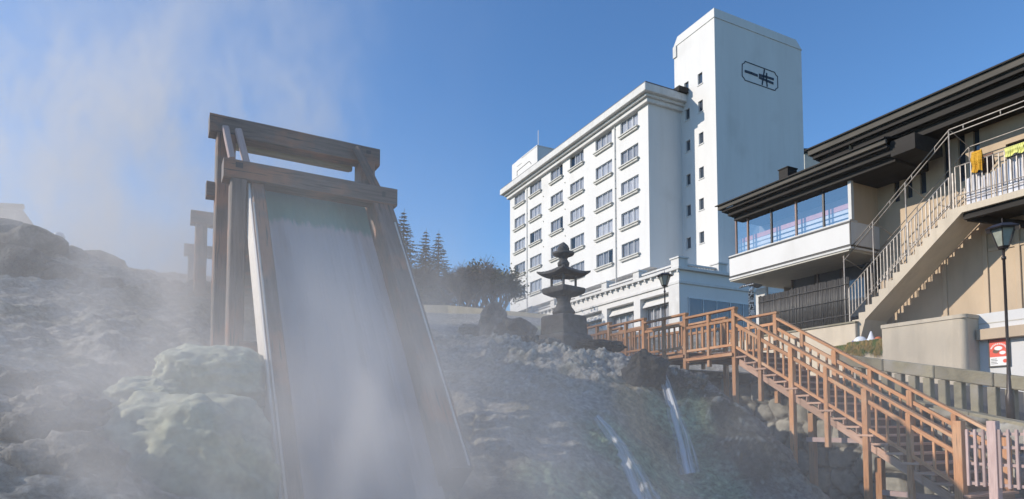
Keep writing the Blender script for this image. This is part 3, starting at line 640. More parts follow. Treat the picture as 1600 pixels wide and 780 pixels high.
# dark gutter roof under the gallery
gc = P(1509, 340, .25); 
mb = MB(); mb.box(gc.x, xE, .12, .3, gc.z - .09, gc.z + .12); mb.box(gc.x + .15, xE, .3, yW - .01, gc.z + .0, gc.z + .06); mb.bar((gc.x + .05, .3, gc.z - .02), (gc.x + 1.1, yW, gc.z - .35), .12, .2); mb.build('gutter_canopy', 'slate', tea)
# slats stored behind the gallery railing (grey white corrugated strips)
sl_ = thing('slat_screen', 'grey and white upright slats standing in a row behind the gallery railing', 'screen', RF.w(0, 0, 0), TH)
x = g0.x + .25
while x < gx1 - .05:
    hh = random.choice((.78, .84, .9, .74)); hh += .12 * math.sin(x * 1.3)
    m2 = MB(); m2.box(x, x + .11, .16, .18 + random.random() * .02, zF + .01, zF + .15 + hh); m2.build('slat', 'slatw', sl_); x += .145
# cloths
def cloth(name, label, m, p0, wd, ln, yy, seed, cat):
    mb = MB(); nx, nz = 10, 14
    G = [[(p0[0] + wd * (i / nx - .5) * (1 - .06 * math.sin(j * .7 + seed)), yy + .035 * math.sin(i * 1.4 + seed) * (j / nz) + .02 * math.sin(j * .8) - (.05 if j > 0 else 0), p0[1] - ln * j / nz + .03 * math.sin(i * .9 + seed) * (j / nz)) for i in range(nx + 1)] for j in range(nz + 1)]
    for j in range(nz):
        for i in range(nx): mb.face([G[j][i], G[j + 1][i], G[j + 1][i + 1], G[j][i + 1]])
    # back layer hanging behind the rail
    for i in range(nx):
        a, b = G[0][i], G[0][i + 1]; mb.face([a, b, (b[0], b[1] + .12, b[2] - ln * .6), (a[0], a[1] + .12, a[2] - ln * .6)])
    o = mb.build(name, m, None, smooth=True); o.location = RF.w(0, 0, 0); o.rotation_euler = (0, 0, TH)
    sol = o.modifiers.new('thick', 'SOLIDIFY'); sol.thickness = .012
    tag(o, label, cat)
cloth('hanging_cloth', 'mustard yellow cloth hung over the gallery railing', 'yellow', (hy(1527, 238, .05)[0], hy(1527, 236, .05)[1]), .30, .68, .02, 1, 'cloth')
cloth('hanging_cloth', 'pale lime yellow cloth draped at the right end of the gallery railing', 'lime', (hy(1587, 228, .05)[0], gz + .06), .5, .3, .02, 3, 'cloth')
cloth('hanging_cloth', 'brown cloth hanging behind the mustard one on the gallery', 'brown', (hy(1542, 240, .3)[0], hy(1542, 240, .3)[1]), .28, .6, .35, 5, 'cloth')
# bamboo fence
bf = thing('bamboo_fence', 'dark bamboo screen fence of thin upright canes in front of the inn', 'fence', RF.w(0, 0, 0), TH)
bx0, bz0 = hy(1186, 464, .1); bx1 = hy(1327, 434, .1)[0]; bz1 = hy(1325, 432, .1)[1]
mb = MB(); x = bx0; i = 0
while x < bx1:
    r = random.uniform(.022, .034); mb.tube([(x, .1 + random.uniform(-.012, .012), zf0 + .04), (x + random.uniform(-.01, .01), .1, (bz0 + bz1) / 2 + random.uniform(-.03, .02))], r, 6); x += r * 2.05
tag(mb.build('cane', 'bamboo', bf, smooth=True), kind='stuff')
mb = MB()
for z in (.35, .95, 1.5): mb.tube([(bx0, .05, zf0 + z), (bx1, .05, zf0 + z)], .018, 6)
mb.build('cross_cane', 'bamboo', bf)
# hanging shop sign
hs_ = hy(1174, 470, .2); hp = RF.w(hs_[0], .2, 0)
sg = thing('hanging_sign', 'narrow dark vertical sign with white brushed characters under a little tiled gable', 'sign', (hp.x, hp.y, 0), 0)
zt = at(1174, 456, hp.y).z; zb = at(1174, 498, hp.y).z
mb = MB(); mb.box(-.11, .11, -.02, .04, zb, zt); mb.build('sign_board', 'darkframe', sg)
zr = at(1174, 445, hp.y).z
mb = MB()
for s in (-1, 1): mb.hexa([(0, -.2, zr), (s * .42, -.2, zr - .1), (s * .42, .3, zr - .1), (0, .3, zr), (0, -.2, zr + .05), (s * .42, -.2, zr - .05), (s * .42, .3, zr - .05), (0, .3, zr + .05)] if s > 0 else [(-.42, -.2, zr - .1), (0, -.2, zr), (0, .3, zr), (-.42, .3, zr - .1), (-.42, -.2, zr - .05), (0, -.2, zr + .05), (0, .3, zr + .05), (-.42, .3, zr - .05)])
mb.build('sign_roof', 'rooft', sg)
for k in range(6): mb = MB(); mb.lathe([(.0, 0), (.03, 0), (.03, .03), (0, .03)], 8, (-.4 + k * .08, -.23, zr - .12 + k * .018)); mb.build('roof_end_tile', 'glaze', sg)
mb = MB(); mb.lathe([(.02, .02), (.09, .0), (.11, .09), (.085, .17), (.02, .22)], 12, (-.02, -.1, zt + .02)); mb.build('white_finial', 'glaze', sg, smooth=True)
chs = '大滝乃湯'; n = 4
for i, ch in enumerate(chs):
    cu = bpy.data.curves.new('character', 'FONT'); cu.body = ch; cu.size = .27; cu.align_x = 'CENTER'; cu.align_y = 'CENTER'; cu.extrude = .004; cu.offset = .008
    o = bpy.data.objects.new('character', cu); COL.objects.link(o); o.parent = sg; cu.materials.append(M['paper'])
    o.rotation_euler = (R_(90), 0, 0); o.location = (0, -.03, zt - .13 - i * (zt - zb - .1) / n)
    bpy.context.view_layer.update(); me = bpy.data.meshes.new_from_object(o.evaluated_get(bpy.context.evaluated_depsgraph_get())); me.name = 'character'
    o2 = bpy.data.objects.new('written_character', me); COL.objects.link(o2); o2.parent = sg; o2.rotation_euler = o.rotation_euler; o2.location = o.location; bpy.data.objects.remove(o)
# poster
pp = hy(1562, 551, yPw - .03)
po = thing('framed_poster', 'framed red and white poster with a bowl and cup drawing on the white wall', 'poster', RF.w(0, 0, 0), TH)
pxa, pxb = hy(1548, 550, yPw)[0], hy(1577, 550, yPw)[0]; pza, pzb = hy(1562, 571.5, yPw)[1], hy(1562, 531, yPw)[1]
mb = MB(); mb.box(pxa - .04, pxb + .04, yPw - .05, yPw - .003, pza - .04, pzb + .04); mb.build('frame', 'fascia', po, bevel=.008)
zm_ = pza + (pzb - pza) * .34
mb = MB(); mb.box(pxa, pxb, yPw - .057, yPw - .051, zm_, pzb); mb.build('red_panel', 'red', po)
mb = MB(); mb.box(pxa, pxb, yPw - .057, yPw - .051, pza, zm_ - .001); mb.build('white_panel', 'paper', po)
W = pxb - pxa; H = pzb - pza; cx = (pxa + pxb) / 2; cz = pza + H * .62; yy = yPw - .060
def disc(mb, x, z, rx, rz, y, n=20): mb.face([(x + rx * math.cos(t), y, z + rz * math.sin(t)) for t in np.linspace(0, 2 * math.pi, n, endpoint=False)])
mb = MB()
for k in range(12):
    t = R_(160 - k * 12.7); r = W * .46; x = cx + r * math.cos(t) * .95; z = cz - .02 + r * math.sin(t) * .85
    s = W * .028; d = Vector((math.cos(t), 0, math.sin(t))); e_ = Vector((-math.sin(t), 0, math.cos(t)))
    c = Vector((x, yy, z)); mb.face([c + d * s * 1.6 + e_ * s, c + d * s * 1.6 - e_ * s, c - d * s * 1.6 - e_ * s, c - d * s * 1.6 + e_ * s])
mb.build('arc_lettering', 'paper', po)
mb = MB(); disc(mb, cx - W * .16, cz - .06 * H, W * .17, W * .13, yy - .001); mb.build('dark_bowl', 'brown', po)
mb = MB(); disc(mb, cx - W * .02, cz + .05 * H, W * .22, W * .13, yy - .002); disc(mb, cx + W * .2, cz - .13 * H, W * .17, W * .11, yy - .002); mb.build('white_cup', 'paper', po)
mb = MB(); disc(mb, cx + W * .32, pza + H * .17, W * .12, W * .12, yy); mb.build('pink_dot', 'red', po)
mb = MB()
for k in range(4): mb.face([(pxa + .06 * W, yy, pza + H * (.07 + k * .06)), (pxa + W * (.42 - .05 * (k % 2)), yy, pza + H * (.07 + k * .06)), (pxa + W * (.42 - .05 * (k % 2)), yy, pza + H * (.09 + k * .06)), (pxa + .06 * W, yy, pza + H * (.09 + k * .06))])
mb.build('small_print', 'ink', po)
# planter: dry grass + three garden ornaments
mb = MB(); random.seed(3)
xa_, xb_ = hy(1302, 540, -.5)[0], xp0 - .02
for k in range(3600):
    t = random.random() ** .8; x = xa_ + (xb_ - xa_) * t; z0 = zg0 - .12 + (0.02 if t > .3 else -.05); y0 = random.uniform(-.5, .1)
    L = random.uniform(.12, .5) * (.5 + .6 * abs(math.sin(t * 9))) ; hang = y0 < -.15
    dx = random.uniform(-.12, .12); 
    p = [Vector((x, y0, z0)), Vector((x + dx * .4, y0 - .06, z0 + random.uniform(.03, .14))), Vector((x + dx, -.52 - random.uniform(0, .12) if hang else y0 + random.uniform(-.1, .1), z0 + (-L if hang else random.uniform(.05, .2))))]
    wv = Vector((.008, .004, 0)); mb.face([p[0] - wv, p[0] + wv, p[1] + wv, p[1] - wv]); mb.face([p[1] - wv, p[1] + wv, p[2] + wv * .2, p[2] - wv * .2])
o = mb.build('dry_grass', 'grassd', None); o.location = RF.w(0, 0, 0); o.rotation_euler = (0, 0, TH); tag(o, 'dry golden grass hanging over the planter edge', 'grass', kind='stuff')
zo = zg0 - .1
def orn(px, prof, m, label, cat, n=16):
    x = hy(px, 520, -.25)[0]; p = RF.w(x, -.25, zo); mb = MB(); mb.lathe(prof, n)
    o = mb.build('garden_ornament', m, None, smooth=True); o.location = p; tag(o, label, cat)
orn(1344, [(.02, 0), (.17, .0), (.23, .1), (.22, .2), (.13, .30), (.02, .33)], 'glaze', 'round white glazed ornament in the planter', 'ornament')
orn(1361, [(.02, 0), (.2, 0), (.2, .1), (.12, .2), (.07, .33), (.02, .46)], 'glaze', 'pointed white glazed ornament in the planter', 'ornament')
orn(1372, [(.02, 0), (.10, 0), (.13, .12), (.09, .22), (.02, .24)], 'orange', 'small orange clay pot at the right end of the planter', 'pot')
orn(1334, [(.02, 0), (.08, 0), (.09, .12), (.05, .2), (.01, .22)], 'blue', 'small blue glazed pot at the left end of the planter', 'pot')

# ================================================================ WOODEN WALKWAY + STAIR
S0 = at(1147, 480, 14.65); SF = Frame(S0.x, S0.y, TH)      # local x runs towards the camera, y away to the right
zTop = S0.z
WD = 1.36
def rail_post(parent, x, y, z0, z1, s=.105, m='wood', name='post'):
    mb = MB(); mb.box(x - s / 2, x + s / 2, y - s / 2, y + s / 2, z0, z1); return mb.build(name, m, parent, bevel=.006)
ww_ = thing('wooden_walkway', 'orange stained timber walkway stepping gently up past the stone lantern', 'walkway', (S0.x, S0.y, 0), TH)
steps = [SF.hy(px, 480)[0] for px in (1070.5, 1006, 952, 915, 885)]
edges = [0.0] + steps
DECKH = 1.0
for i in range(5):
    xa, xb = edges[i + 1], edges[i]; z = zTop + .115 * i
    for y in (0, WD):
        m2 = MB(); m2.box(xa - .0, xb + .07, y - .06, y + .06, z - .055, z); r = m2.build('handrail', 'wood', ww_, bevel=.006)
        m2 = MB(); m2.box(xa + .055, xb - .055, y - .03, y + .03, z - .32, z - .25); m2.build('upper_rail', 'wood', r, bevel=.005)
        m2 = MB(); m2.box(xa + .055, xb - .055, y - .03, y + .03, z - .90, z - .84); m2.build('lower_rail', 'wood', r, bevel=.005)
        rail_post(ww_, xb if i else 0, y, z - (3.0 if y == 0 else 2.2), z - .056 if i == 0 else z + .0 - .056 - .115 + .115)
        xm_ = (xa + xb) / 2; rail_post(ww_, xm_, y, z - 1.32, z - .056, .085)
        for h in ((xa, xm_), (xm_, xb)):
            for k in range(1, 4):
                x = h[0] + (h[1] - h[0]) * k / 4; mb = MB(); mb.box(x - .018, x + .018, y - .018, y + .018, z - .84, z - .32); mb.build('baluster', 'wood', r)
    m2 = MB(); n = int((xb - xa) / .15)
    for k in range(n): a = xa + (xb - xa) * k / n; m2.box(a + .004, a + (xb - xa) / n - .004, .06, WD - .06, z - DECKH - .04, z - DECKH)
    m2.build('deck_boards', 'woodd', ww_)
    m2 = MB()
    for y in (.02, WD - .02): m2.box(xa - .05, xb - .06, y - .03, y + .03, z - DECKH - .17, z - DECKH - .045)
    m2.box(xa + .1, xb, -.1, -.04, z - DECKH - .13, z - DECKH - .06)
    m2.build('side_beam', 'wood', ww_)
    m2 = MB()
    for k in range(3): x = xa + (xb - xa) * (k + .5) / 3; m2.box(x - .03, x + .03, .06, WD - .06, z - DECKH - .18, z - DECKH - .05)
    m2.build('joist', 'woodd', ww_)
# stair
sr = thing('wooden_stair', 'orange stained timber stair with twin handrails descending towards the viewer', 'staircase', (S0.x, S0.y, 0), TH)
xe_, ze_ = SF.hy(1494, 684); zs_ = SF.hy(1151, 489)[1]
slope = (ze_ - zs_) / xe_
print('wood stair', xe_, zs_, ze_, math.degrees(math.atan(slope)), 'top', zTop)
def zr_(x): return zs_ + slope * x
px_posts = (1190, 1239, 1292.6, 1353, 1420, 1497)
posts = [SF.hy(px, 640)[0] for px in px_posts]
cs = math.cos(math.atan(slope))
for y in (0, WD):
    m2 = MB(); m2.bar((0.05, y, zr_(0.05)), (xe_, y, zr_(xe_)), .12, .055 ); r = m2.build('handrail', 'wood', sr, bevel=.006)
    m2 = MB(); m2.bar((0.05, y, zr_(.05) - .245), (xe_, y, zr_(xe_) - .245), .055, .07); m2.build('upper_rail', 'wood', r, bevel=.005)
    m2 = MB(); m2.bar((0.05, y, zr_(.05) - .76), (xe_, y, zr_(xe_) - .76), .055, .06); m2.build('lower_rail', 'wood', r, bevel=.005)
    pr = [0.0] + posts
    for i, x in enumerate(posts):
        main = i % 2 == 1
        if i == 5: rail_post(sr, x, y, -.4, zr_(x) + (.30 if y == 0 else .02), .14)
        else: rail_post(sr, x, y, zr_(x) - (3.4 if (main and y == 0) else 1.62 if y == 0 else 1.4), zr_(x) - .03, .11 if main else .09)
    for i in range(6):
        a, b = pr[i], pr[i + 1]
        for k in range(1, 4):
            x = a + (b - a) * k / 4; mb = MB(); mb.box(x - .018, x + .018, y - .018, y + .018, zr_(x) - .75, zr_(x) - .26); mb.build('baluster', 'wood', r)
# treads
rise = .157; n = int(round((-(slope) * xe_) / rise)); tread = rise / -slope
zd0 = zTop - DECKH
for i in range(n):
    x = .1 + i * tread; z = zd0 - (i + 1) * rise
    m2 = MB(); m2.box(x - .03, x + tread + .02, -.06, WD + .02, z - .04, z, grain=1); t_ = m2.build('tread', 'woodp', sr, bevel=.004)
    m2 = MB(); m2.box(x + tread - .055, x + tread - .035, -.05, WD, z - .13, z - .041, grain=1); m2.build('tread_nosing', 'woodp', t_)
    m2 = MB(); m2.box(x - .02, x - .005, .02, WD - .02, z + .001, z + rise - .045, grain=1); m2.build('riser', 'woodd', sr)
# sawtooth stringer segments
for seg in range(0, n, 3):
    for y in (.0, WD * .5, WD - .08):
        xa = .12 + seg * tread; za = zd0 - (seg + 1) * rise - .045; xb = xa + tread * 3.1; zb_ = za - rise * 3.1
        m2 = MB(); m2.hexa([(xa, y, za - .16), (xb, y, zb_ - .16), (xb, y + .06, zb_ - .16), (xa, y + .06, za - .16), (xa, y, za), (xb, y, zb_ - .0), (xb, y + .06, zb_), (xa, y + .06, za)])
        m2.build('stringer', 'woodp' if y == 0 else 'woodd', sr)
# cross ties between the tall posts
for i in (1, 3):
    mb = MB(); x = posts[i]; z = zr_(x) - 2.0; mb.box(x + .06, x + 1.25, .3, .38, z - .0, z + .09); mb.build('tie_beam', 'pinkw', sr)
for x, d in ((posts[1] - .25, 1.9), (posts[2] + .45, 2.15), (posts[4] + .6, 2.0)): rail_post(sr, x, .9, -1.2, zr_(x) - 1.55, .13, 'wood', 'inner_post')
# landing at the foot
ld = thing('landing_fence', 'pale worn slatted timber fence and post at the foot of the stair', 'fence', (S0.x, S0.y, 0), TH)
zl = SF.hy(1505, 758, 0)[1]; zlt = SF.hy(1530, 671, 0)[1]
xl0 = posts[5] + .1; xl1 = 7.2; xpst = SF.hy(1553, 700)[0]
mb = MB()
for z in (zl + .02, zl + .33, zl + .60, zlt - .09): mb.box(xl0, xl1, -.02, .02, z, z + .045)
lr = mb.build('fence_rail', 'pinkw', ld)
x = xl0 + .04
while x < xl1:
    mb = MB(); mb.box(x - .02, x + .02, -.06, -.021, zl, zlt); mb.build('slat', 'pinkw', ld, bevel=.004); x += .115
for xx, yy, zz in ((xpst, 0, SF.hy(1553, 658)[1]), (xpst + 1.6, 0, 1.55), (posts[5] + .75, WD, 1.6)): rail_post(ld, xx, yy, -.4, zz, .13, 'pinkw')
lp = thing('landing_deck', 'timber landing deck at the foot of the stair', 'deck', (S0.x, S0.y, 0), TH)
zd = zd0 - n * rise
mb = MB()
for k in range(26): mb.box(.1 + n * tread + k * .13, .1 + n * tread + k * .13 + .12, -.3, WD + .9, zd - .16, zd - .12, grain=1)
mb.build('deck_boards', 'pinkw', lp)
mb = MB()
for y in (-.25, WD + .8): mb.box(.1 + n * tread, 8, y - .04, y + .04, zd - .36, zd - .165)
mb.build('deck_beam', 'pinkw', lp)
# ================================================================ retaining wall of cobbles, stone fence, lamps
YR = 1.75
def zroad(x): return 2.72 - .235 * x if x > 0 else 2.72 - .12 * x
ck = thing('cobble_wall', 'retaining wall of big rounded cobbles set in mortar under the timber stair', 'wall', (S0.x, S0.y, 0), TH)
def cob(x, z):
    s = .55; ax, az = x / s, z / s; best = 9; b2 = 9; cid = 0
    for i in range(int(math.floor(ax)) - 1, int(math.floor(ax)) + 2):
        for j in range(int(math.floor(az)) - 1, int(math.floor(az)) + 2):
            h = math.sin(i * 127.1 + j * 311.7) * 43758.5453; h -= math.floor(h); g = math.sin(i * 269.5 + j * 183.3) * 43758.5453; g -= math.floor(g)
            d = math.hypot(i + .15 + .7 * h - ax, j + .15 + .7 * g - az)
            if d < best: b2 = best; best = d; cid = h
            elif d < b2: b2 = d
    return best, b2, cid
mb = MB(); nx, nz = 230, 90; xs_ = np.linspace(-6, 8, nx + 1)
G = []; CID = []
for j in range(nz + 1):
    row = []
    for i in range(nx + 1):
        x = xs_[i]; z1 = zroad(x) - .02; z = -2 + (z1 + 2) * j / nz; d1, d2, cid = cob(x, z)
        e_ = min((d2 - d1) * 3.0, 1); row.append((x, YR - .14 * (1 - (1 - e_) ** 2) - .03 * fbm((x, z, 3), 3, 3), z)); CID.append((e_, cid))
    G.append(row)
vs = [p for r_ in G for p in r_]; me = bpy.data.meshes.new('stone_face')
me.from_pydata(vs, [], [(j * (nx + 1) + i, j * (nx + 1) + i + 1, (j + 1) * (nx + 1) + i + 1, (j + 1) * (nx + 1) + i) for j in range(nz) for i in range(nx)])
ca = me.color_attributes.new('tint', 'FLOAT_COLOR', 'POINT'); ca.data.foreach_set('color', [c for e_, cid in CID for c in (1.0 if e_ > .35 else 0.0, cid, 0, 1)])
me.polygons.foreach_set('use_smooth', [True] * len(me.polygons))
m = mat('cobble_and_mortar', (.36, .345, .30), (.24, .23, .20), 5, (1, 1, 1), .9, .6, 20); nt = m.node_tree
at_ = nt.nodes.new('ShaderNodeAttribute'); at_.attribute_name = 'tint'; sp = nt.nodes.new('ShaderNodeSeparateColor'); nt.links.new(at_.outputs['Color'], sp.inputs[0])
mx = nt.nodes.new('ShaderNodeMix'); mx.data_type = 'RGBA'; src = nt.nodes['Principled BSDF'].inputs['Base Color'].links[0].from_socket
mx.inputs[6].default_value = (.075, .07, .062, 1); nt.links.new(sp.outputs[0], mx.inputs[0]); nt.links.new(src, mx.inputs[7])
hv = nt.nodes.new('ShaderNodeHueSaturation'); mr = nt.nodes.new('ShaderNodeMapRange'); mr.inputs[3].default_value = .6; mr.inputs[4].default_value = 1.35; nt.links.new(sp.outputs[1], mr.inputs[0]); nt.links.new(mr.outputs[0], hv.inputs['Value']); nt.links.new(mx.outputs[2], hv.inputs['Color']); nt.links.new(hv.outputs[0], nt.nodes['Principled BSDF'].inputs['Base Color'])
me.materials.append(m); o = bpy.data.objects.new('stone_face', me); COL.objects.link(o); o.parent = ck
mb = MB()
for k in range(14): a = -6 + k; mb.hexa([(a, YR - .05, zroad(a) - .14), (a + .995, YR - .05, zroad(a + 1) - .14), (a + .995, YR + .35, zroad(a + 1) - .14), (a, YR + .35, zroad(a) - .14), (a, YR - .05, zroad(a) + .03), (a + .995, YR - .05, zroad(a + 1) + .03), (a + .995, YR + .35, zroad(a + 1) + .03), (a, YR + .35, zroad(a) + .03)])
mb.build('coping', 'fstone', ck, bevel=.01)
# road
mb = MB(); nx, ny = 40, 20
for i in range(nx):
    for j in range(ny):
        f = lambda a, b: (-14 + a * .62, YR + .3 + b * .55, zroad(-14 + a * .62) - .005 + .01 * fbm((a, b, 0), 2, .3))
        mb.face([f(i, j), f(i + 1, j), f(i + 1, j + 1), f(i, j + 1)])
o = mb.build('road', 'asphalt', None); o.location = (S0.x, S0.y, 0); o.rotation_euler = (0, 0, TH); tag(o, kind='structure')
# stone fence
sf = thing('stone_fence', 'heavy mossy grey stone fence with square posts along the road edge', 'fence', (S0.x, S0.y, 0), TH)
YF = 2.2
ft0 = SF.hy(1416, 566, YF - .1); ft1 = SF.hy(1600, 588.5, YF - .1); fsl = (ft1[1] - ft0[1]) / (ft1[0] - ft0[0])
def zft(x): return ft0[1] + fsl * (x - ft0[0])
xfa = SF.hy(1310, 552, YF - .1)[0]; print('fence', xfa, ft0, ft1, fsl, zroad(ft0[0]), zroad(ft1[0]))
xfb = ft1[0] + 3.5; x = xfa; L_ = 1.05
while x < xfb:
    b = x + L_; c = [(x, YF - .11), (b - .012, YF - .11), (b - .012, YF + .11), (x, YF + .11)]
    m2 = MB(); m2.hexa([(*c[0], zft(x) - .26), (*c[1], zft(b) - .26), (*c[2], zft(b) - .26), (*c[3], zft(x) - .26), (*c[0], zft(x)), (*c[1], zft(b)), (*c[2], zft(b)), (*c[3], zft(x))])
    m2.build('top_rail', 'fstone', sf, bevel=.018); x = b
dxp = (SF.hy(1581, 620, YF)[0] - SF.hy(1386, 620, YF)[0]) / 8; x = SF.hy(1386, 620, YF)[0]; x -= dxp * int((x - xfa) / dxp)
while x < xfb:
    m2 = MB(); m2.box(x - .075, x + .075, YF - .08, YF + .08, zroad(x) - .1, zft(x) - .262, grain=2); m2.build('post', 'fstone', sf, bevel=.012); x += dxp
# street lamps
def street_lamp(p, zb, zt, sc_, label):
    L = thing('street_lamp', label, 'street lamp', (p.x, p.y, zb), R_(20), 'lantern headed street lamps')
    h = zt - zb; hl = h - .80 * sc_
    mb = MB(); mb.lathe([(.10 * sc_, 0), (.10 * sc_, .5), (.07 * sc_, .56), (.05 * sc_, .9), (.036 * sc_, 1.2), (.034 * sc_, hl - .28 * sc_), (.055 * sc_, hl - .26 * sc_), (.055 * sc_, hl - .2 * sc_), (.03 * sc_, hl - .18 * sc_), (.035 * sc_, hl)], 12); mb.build('pole', 'iron', L, smooth=True)
    n = 6; mb = MB(); mb.lathe([(.03, hl), (.12 * sc_, hl + .01), (.15 * sc_, hl + .07 * sc_), (.14 * sc_, hl + .08 * sc_)], n)
    mb.build('lamp_base', 'iron', L); mb = MB()
    mb.lathe([(.40 * sc_, hl + .52 * sc_), (.42 * sc_, hl + .55 * sc_), (.22 * sc_, hl + .66 * sc_), (.05 * sc_, hl + .69 * sc_), (.012 * sc_, hl + .72 * sc_), (.012 * sc_, hl + .83 * sc_)], n)
    mb.build('lamp_hood', 'iron', L)
    for k in range(n):
        mb = MB(); t = 2 * math.pi * (k + .5) / n; mb.tube([(.14 * sc_ * math.cos(t), .14 * sc_ * math.sin(t), hl + .07 * sc_), (.29 * sc_ * math.cos(t), .29 * sc_ * math.sin(t), hl + .53 * sc_)], .013 * sc_, 5); mb.build('lamp_rib', 'iron', L)
    mb = MB(); mb.lathe([(.125 * sc_, hl + .075 * sc_), (.275 * sc_, hl + .53 * sc_)], n); mb.build('glass', 'lampglass', L)
p = at(1577, 600, 11.6); zt = at(1570.5, 343, 11.6).z; street_lamp(p, 1.6, zt, .70, 'near street lamp with a six sided glass lantern behind the stone fence')
q_ = at(1040, 560, 20.5); zt = at(1039, 423, 20.5).z; street_lamp(q_, 3.0, zt, .66, 'far street lamp with a glass lantern behind the walkway rail, before the hotel')

# ================================================================ STONE LANTERN
DL = 16.6; lc = at(881, 540, DL)
SLN = thing('stone_lantern', 'tall dark weathered stone lantern on stepped square blocks', 'stone lantern', (lc.x, lc.y, 0), R_(40))
zz = lambda py: at(881, py, DL).z
k_ = DL / 1000
def sq(prof, name, n=4, rot=0, parent=SLN, bev=.02, rough_=.0, m='stone'):
    mb = MB(); mb.lathe([(r * 1.414 if n == 4 else r, z) for r, z in prof], n, (0, 0, 0), rot=rot)
    o = mb.build(name, m, parent, bevel=bev, smooth=(n > 6)); return o
sq([(.55, zz(562)), (.54, zz(530)), (.50, zz(524))], 'lower_base'); sq([(.44, zz(524)), (.43, zz(497)), (.40, zz(494))], 'upper_base')
sq([(.26, zz(494)), (.31, zz(488)), (.22, zz(481)), (.165, zz(473)), (.19, zz(467)), (.24, zz(462))], 'shaft', 12)
sq([(.25, zz(464)), (.40, zz(459)), (.42, zz(452)), (.38, zz(450))], 'platform')
fb = MB(); a_ = .25; t_ = .055; z0, z1 = zz(450), zz(431)
for sx_ in (-1, 1):
    for sy_ in (-1, 1): fb.box(sx_ * a_, sx_ * (a_ - t_), sy_ * a_, sy_ * (a_ - t_), z0, z1)
fb.box(-a_, a_, -a_, a_, z1 - .03, z1 + .02); fb.box(-a_, a_, -a_, a_, z0 - .01, z0 + .035); fb.build('fire_box', 'stone', SLN, bevel=.01)
# roof: square, sagging slopes and upturned corners
mb = MB(); n = 16; R2 = .50; zr0, zr1 = zz(430), zz(411)
def rf(u, v, top):
    m_ = max(abs(u), abs(v)); c_ = abs(u * v) if m_ > 0 else 0
    z = zr1 - (zr1 - zr0) * (m_ ** .62) + .085 * (c_ ** 2.2) ; 
    if not top: z = zr0 - .02 + .085 * (c_ ** 2.2) - .0 * m_
    return (u * R2, v * R2, z + (0.03 if top else 0))
for top_ in (1, 0):
    for i in range(n):
        for j in range(n):
            u0, u1, v0, v1 = (-1 + 2 * a / n for a in (i, i + 1, j, j + 1)); q4 = [rf(u0, v0, top_), rf(u1, v0, top_), rf(u1, v1, top_), rf(u0, v1, top_)]
            mb.face(q4 if top_ else q4[::-1])
for i in range(n):
    u0, u1 = -1 + 2 * i / n, -1 + 2 * (i + 1) / n
    for s in (-1, 1):
        mb.face([rf(u0, s, 0), rf(u1, s, 0), rf(u1, s, 1), rf(u0, s, 1)]); mb.face([rf(s, u0, 0), rf(s, u1, 0), rf(s, u1, 1), rf(s, u0, 1)])
mb.build('lantern_roof', 'stone', SLN)
sq([(.15, zz(416)), (.16, zz(411)), (.12, zz(408)), (.10, zz(405)), (.14, zz(402)), (.27, zz(399)), (.30, zz(395.5)), (.24, zz(398)), (.12, zz(398)), (.14, zz(394)), (.16, zz(389)), (.12, zz(384)), (.03, zz(379))], 'finial', 12, bev=0)
# ================================================================ TIMBER GATE AND CHUTE
gp = at(328, 175, 9.5); TG = R_(29.5); GF = Frame(gp.x, gp.y, TG)
gt = thing('timber_gate', 'towering weathered timber frame of two heavy beams at the head of the hot spring chute', 'frame', (gp.x, gp.y, 0), TG)
zt1_ = gp.z; xr1 = GF.hy(594, 232, 0)[0]
print('gate', zt1_, GF.hy(594, 232, 0))
def beam(name, p, q, wd, ht, parent, m='old', bev=.015, label=None, sub=8):
    # timber with slightly uneven faces
    mb = MB(); p = Vector(p); q = Vector(q); a = (q - p).normalized(); up = Vector((0, 0, 1)) if abs(a.z) < .9 else Vector((0, -1, 0))
    s = a.cross(up).normalized(); u = s.cross(a); n = max(int((q - p).length / .25), 2); sd = random.random() * 40
    ring = []
    for i in range(n + 1):
        c = p.lerp(q, i / n); w_ = wd / 2 * (1 + .035 * noise.noise(Vector((i * .7, sd, 0)))); h_ = ht / 2 * (1 + .035 * noise.noise(Vector((i * .7, sd, 5))))
        ch = .018
        ring.append([c + s * a_ + u * b_ for a_, b_ in ((w_, -h_ + ch), (w_, h_ - ch), (w_ - ch, h_), (-w_ + ch, h_), (-w_, h_ - ch), (-w_, -h_ + ch), (-w_ + ch, -h_), (w_ - ch, -h_))])
    acc = [0, ht, ht + .05, ht + wd, ht + wd + .05, 2 * ht + wd, 2 * ht + wd + .05, 2 * ht + 2 * wd, 2 * ht + 2 * wd + .05]
    L_ = (q - p).length
    for i in range(n):
        for k in range(8):
            j = (k + 1) % 8; mb.face([ring[i][k], ring[i][j], ring[i + 1][j], ring[i + 1][k]][::-1], [(sd + L_ * i / n, sd + acc[k]), (sd + L_ * i / n, sd + acc[k + 1]), (sd + L_ * (i + 1) / n, sd + acc[k + 1]), (sd + L_ * (i + 1) / n, sd + acc[k])][::-1])
    mb.face(ring[0], [(0, 0)] * 8); mb.face(ring[n][::-1], [(0, 0)] * 8)
    o = mb.build(name, m, parent)
    if label: o['label'] = label
    return o
bh = .30
beam('top_beam', (0, .14, zt1_ - bh / 2), (xr1, .14, zt1_ - bh / 2), .28, bh, gt)
y2 = -.46
xa2, za2 = GF.hy(350, 242, y2 - .17); xb2, zb2 = GF.hy(621, 294.5, y2 - .17); za2 = (za2 + zb2) / 2
print('beam2', xa2, xb2, za2)
beam('front_beam', (xa2, y2, za2 - .16), (xb2, y2, za2 - .16), .34, .285, gt, label='reddish front beam worn smooth')
pl0 = GF.hy(337, 230, 0)[0]; pl1 = GF.hy(370, 230, 0)[0]
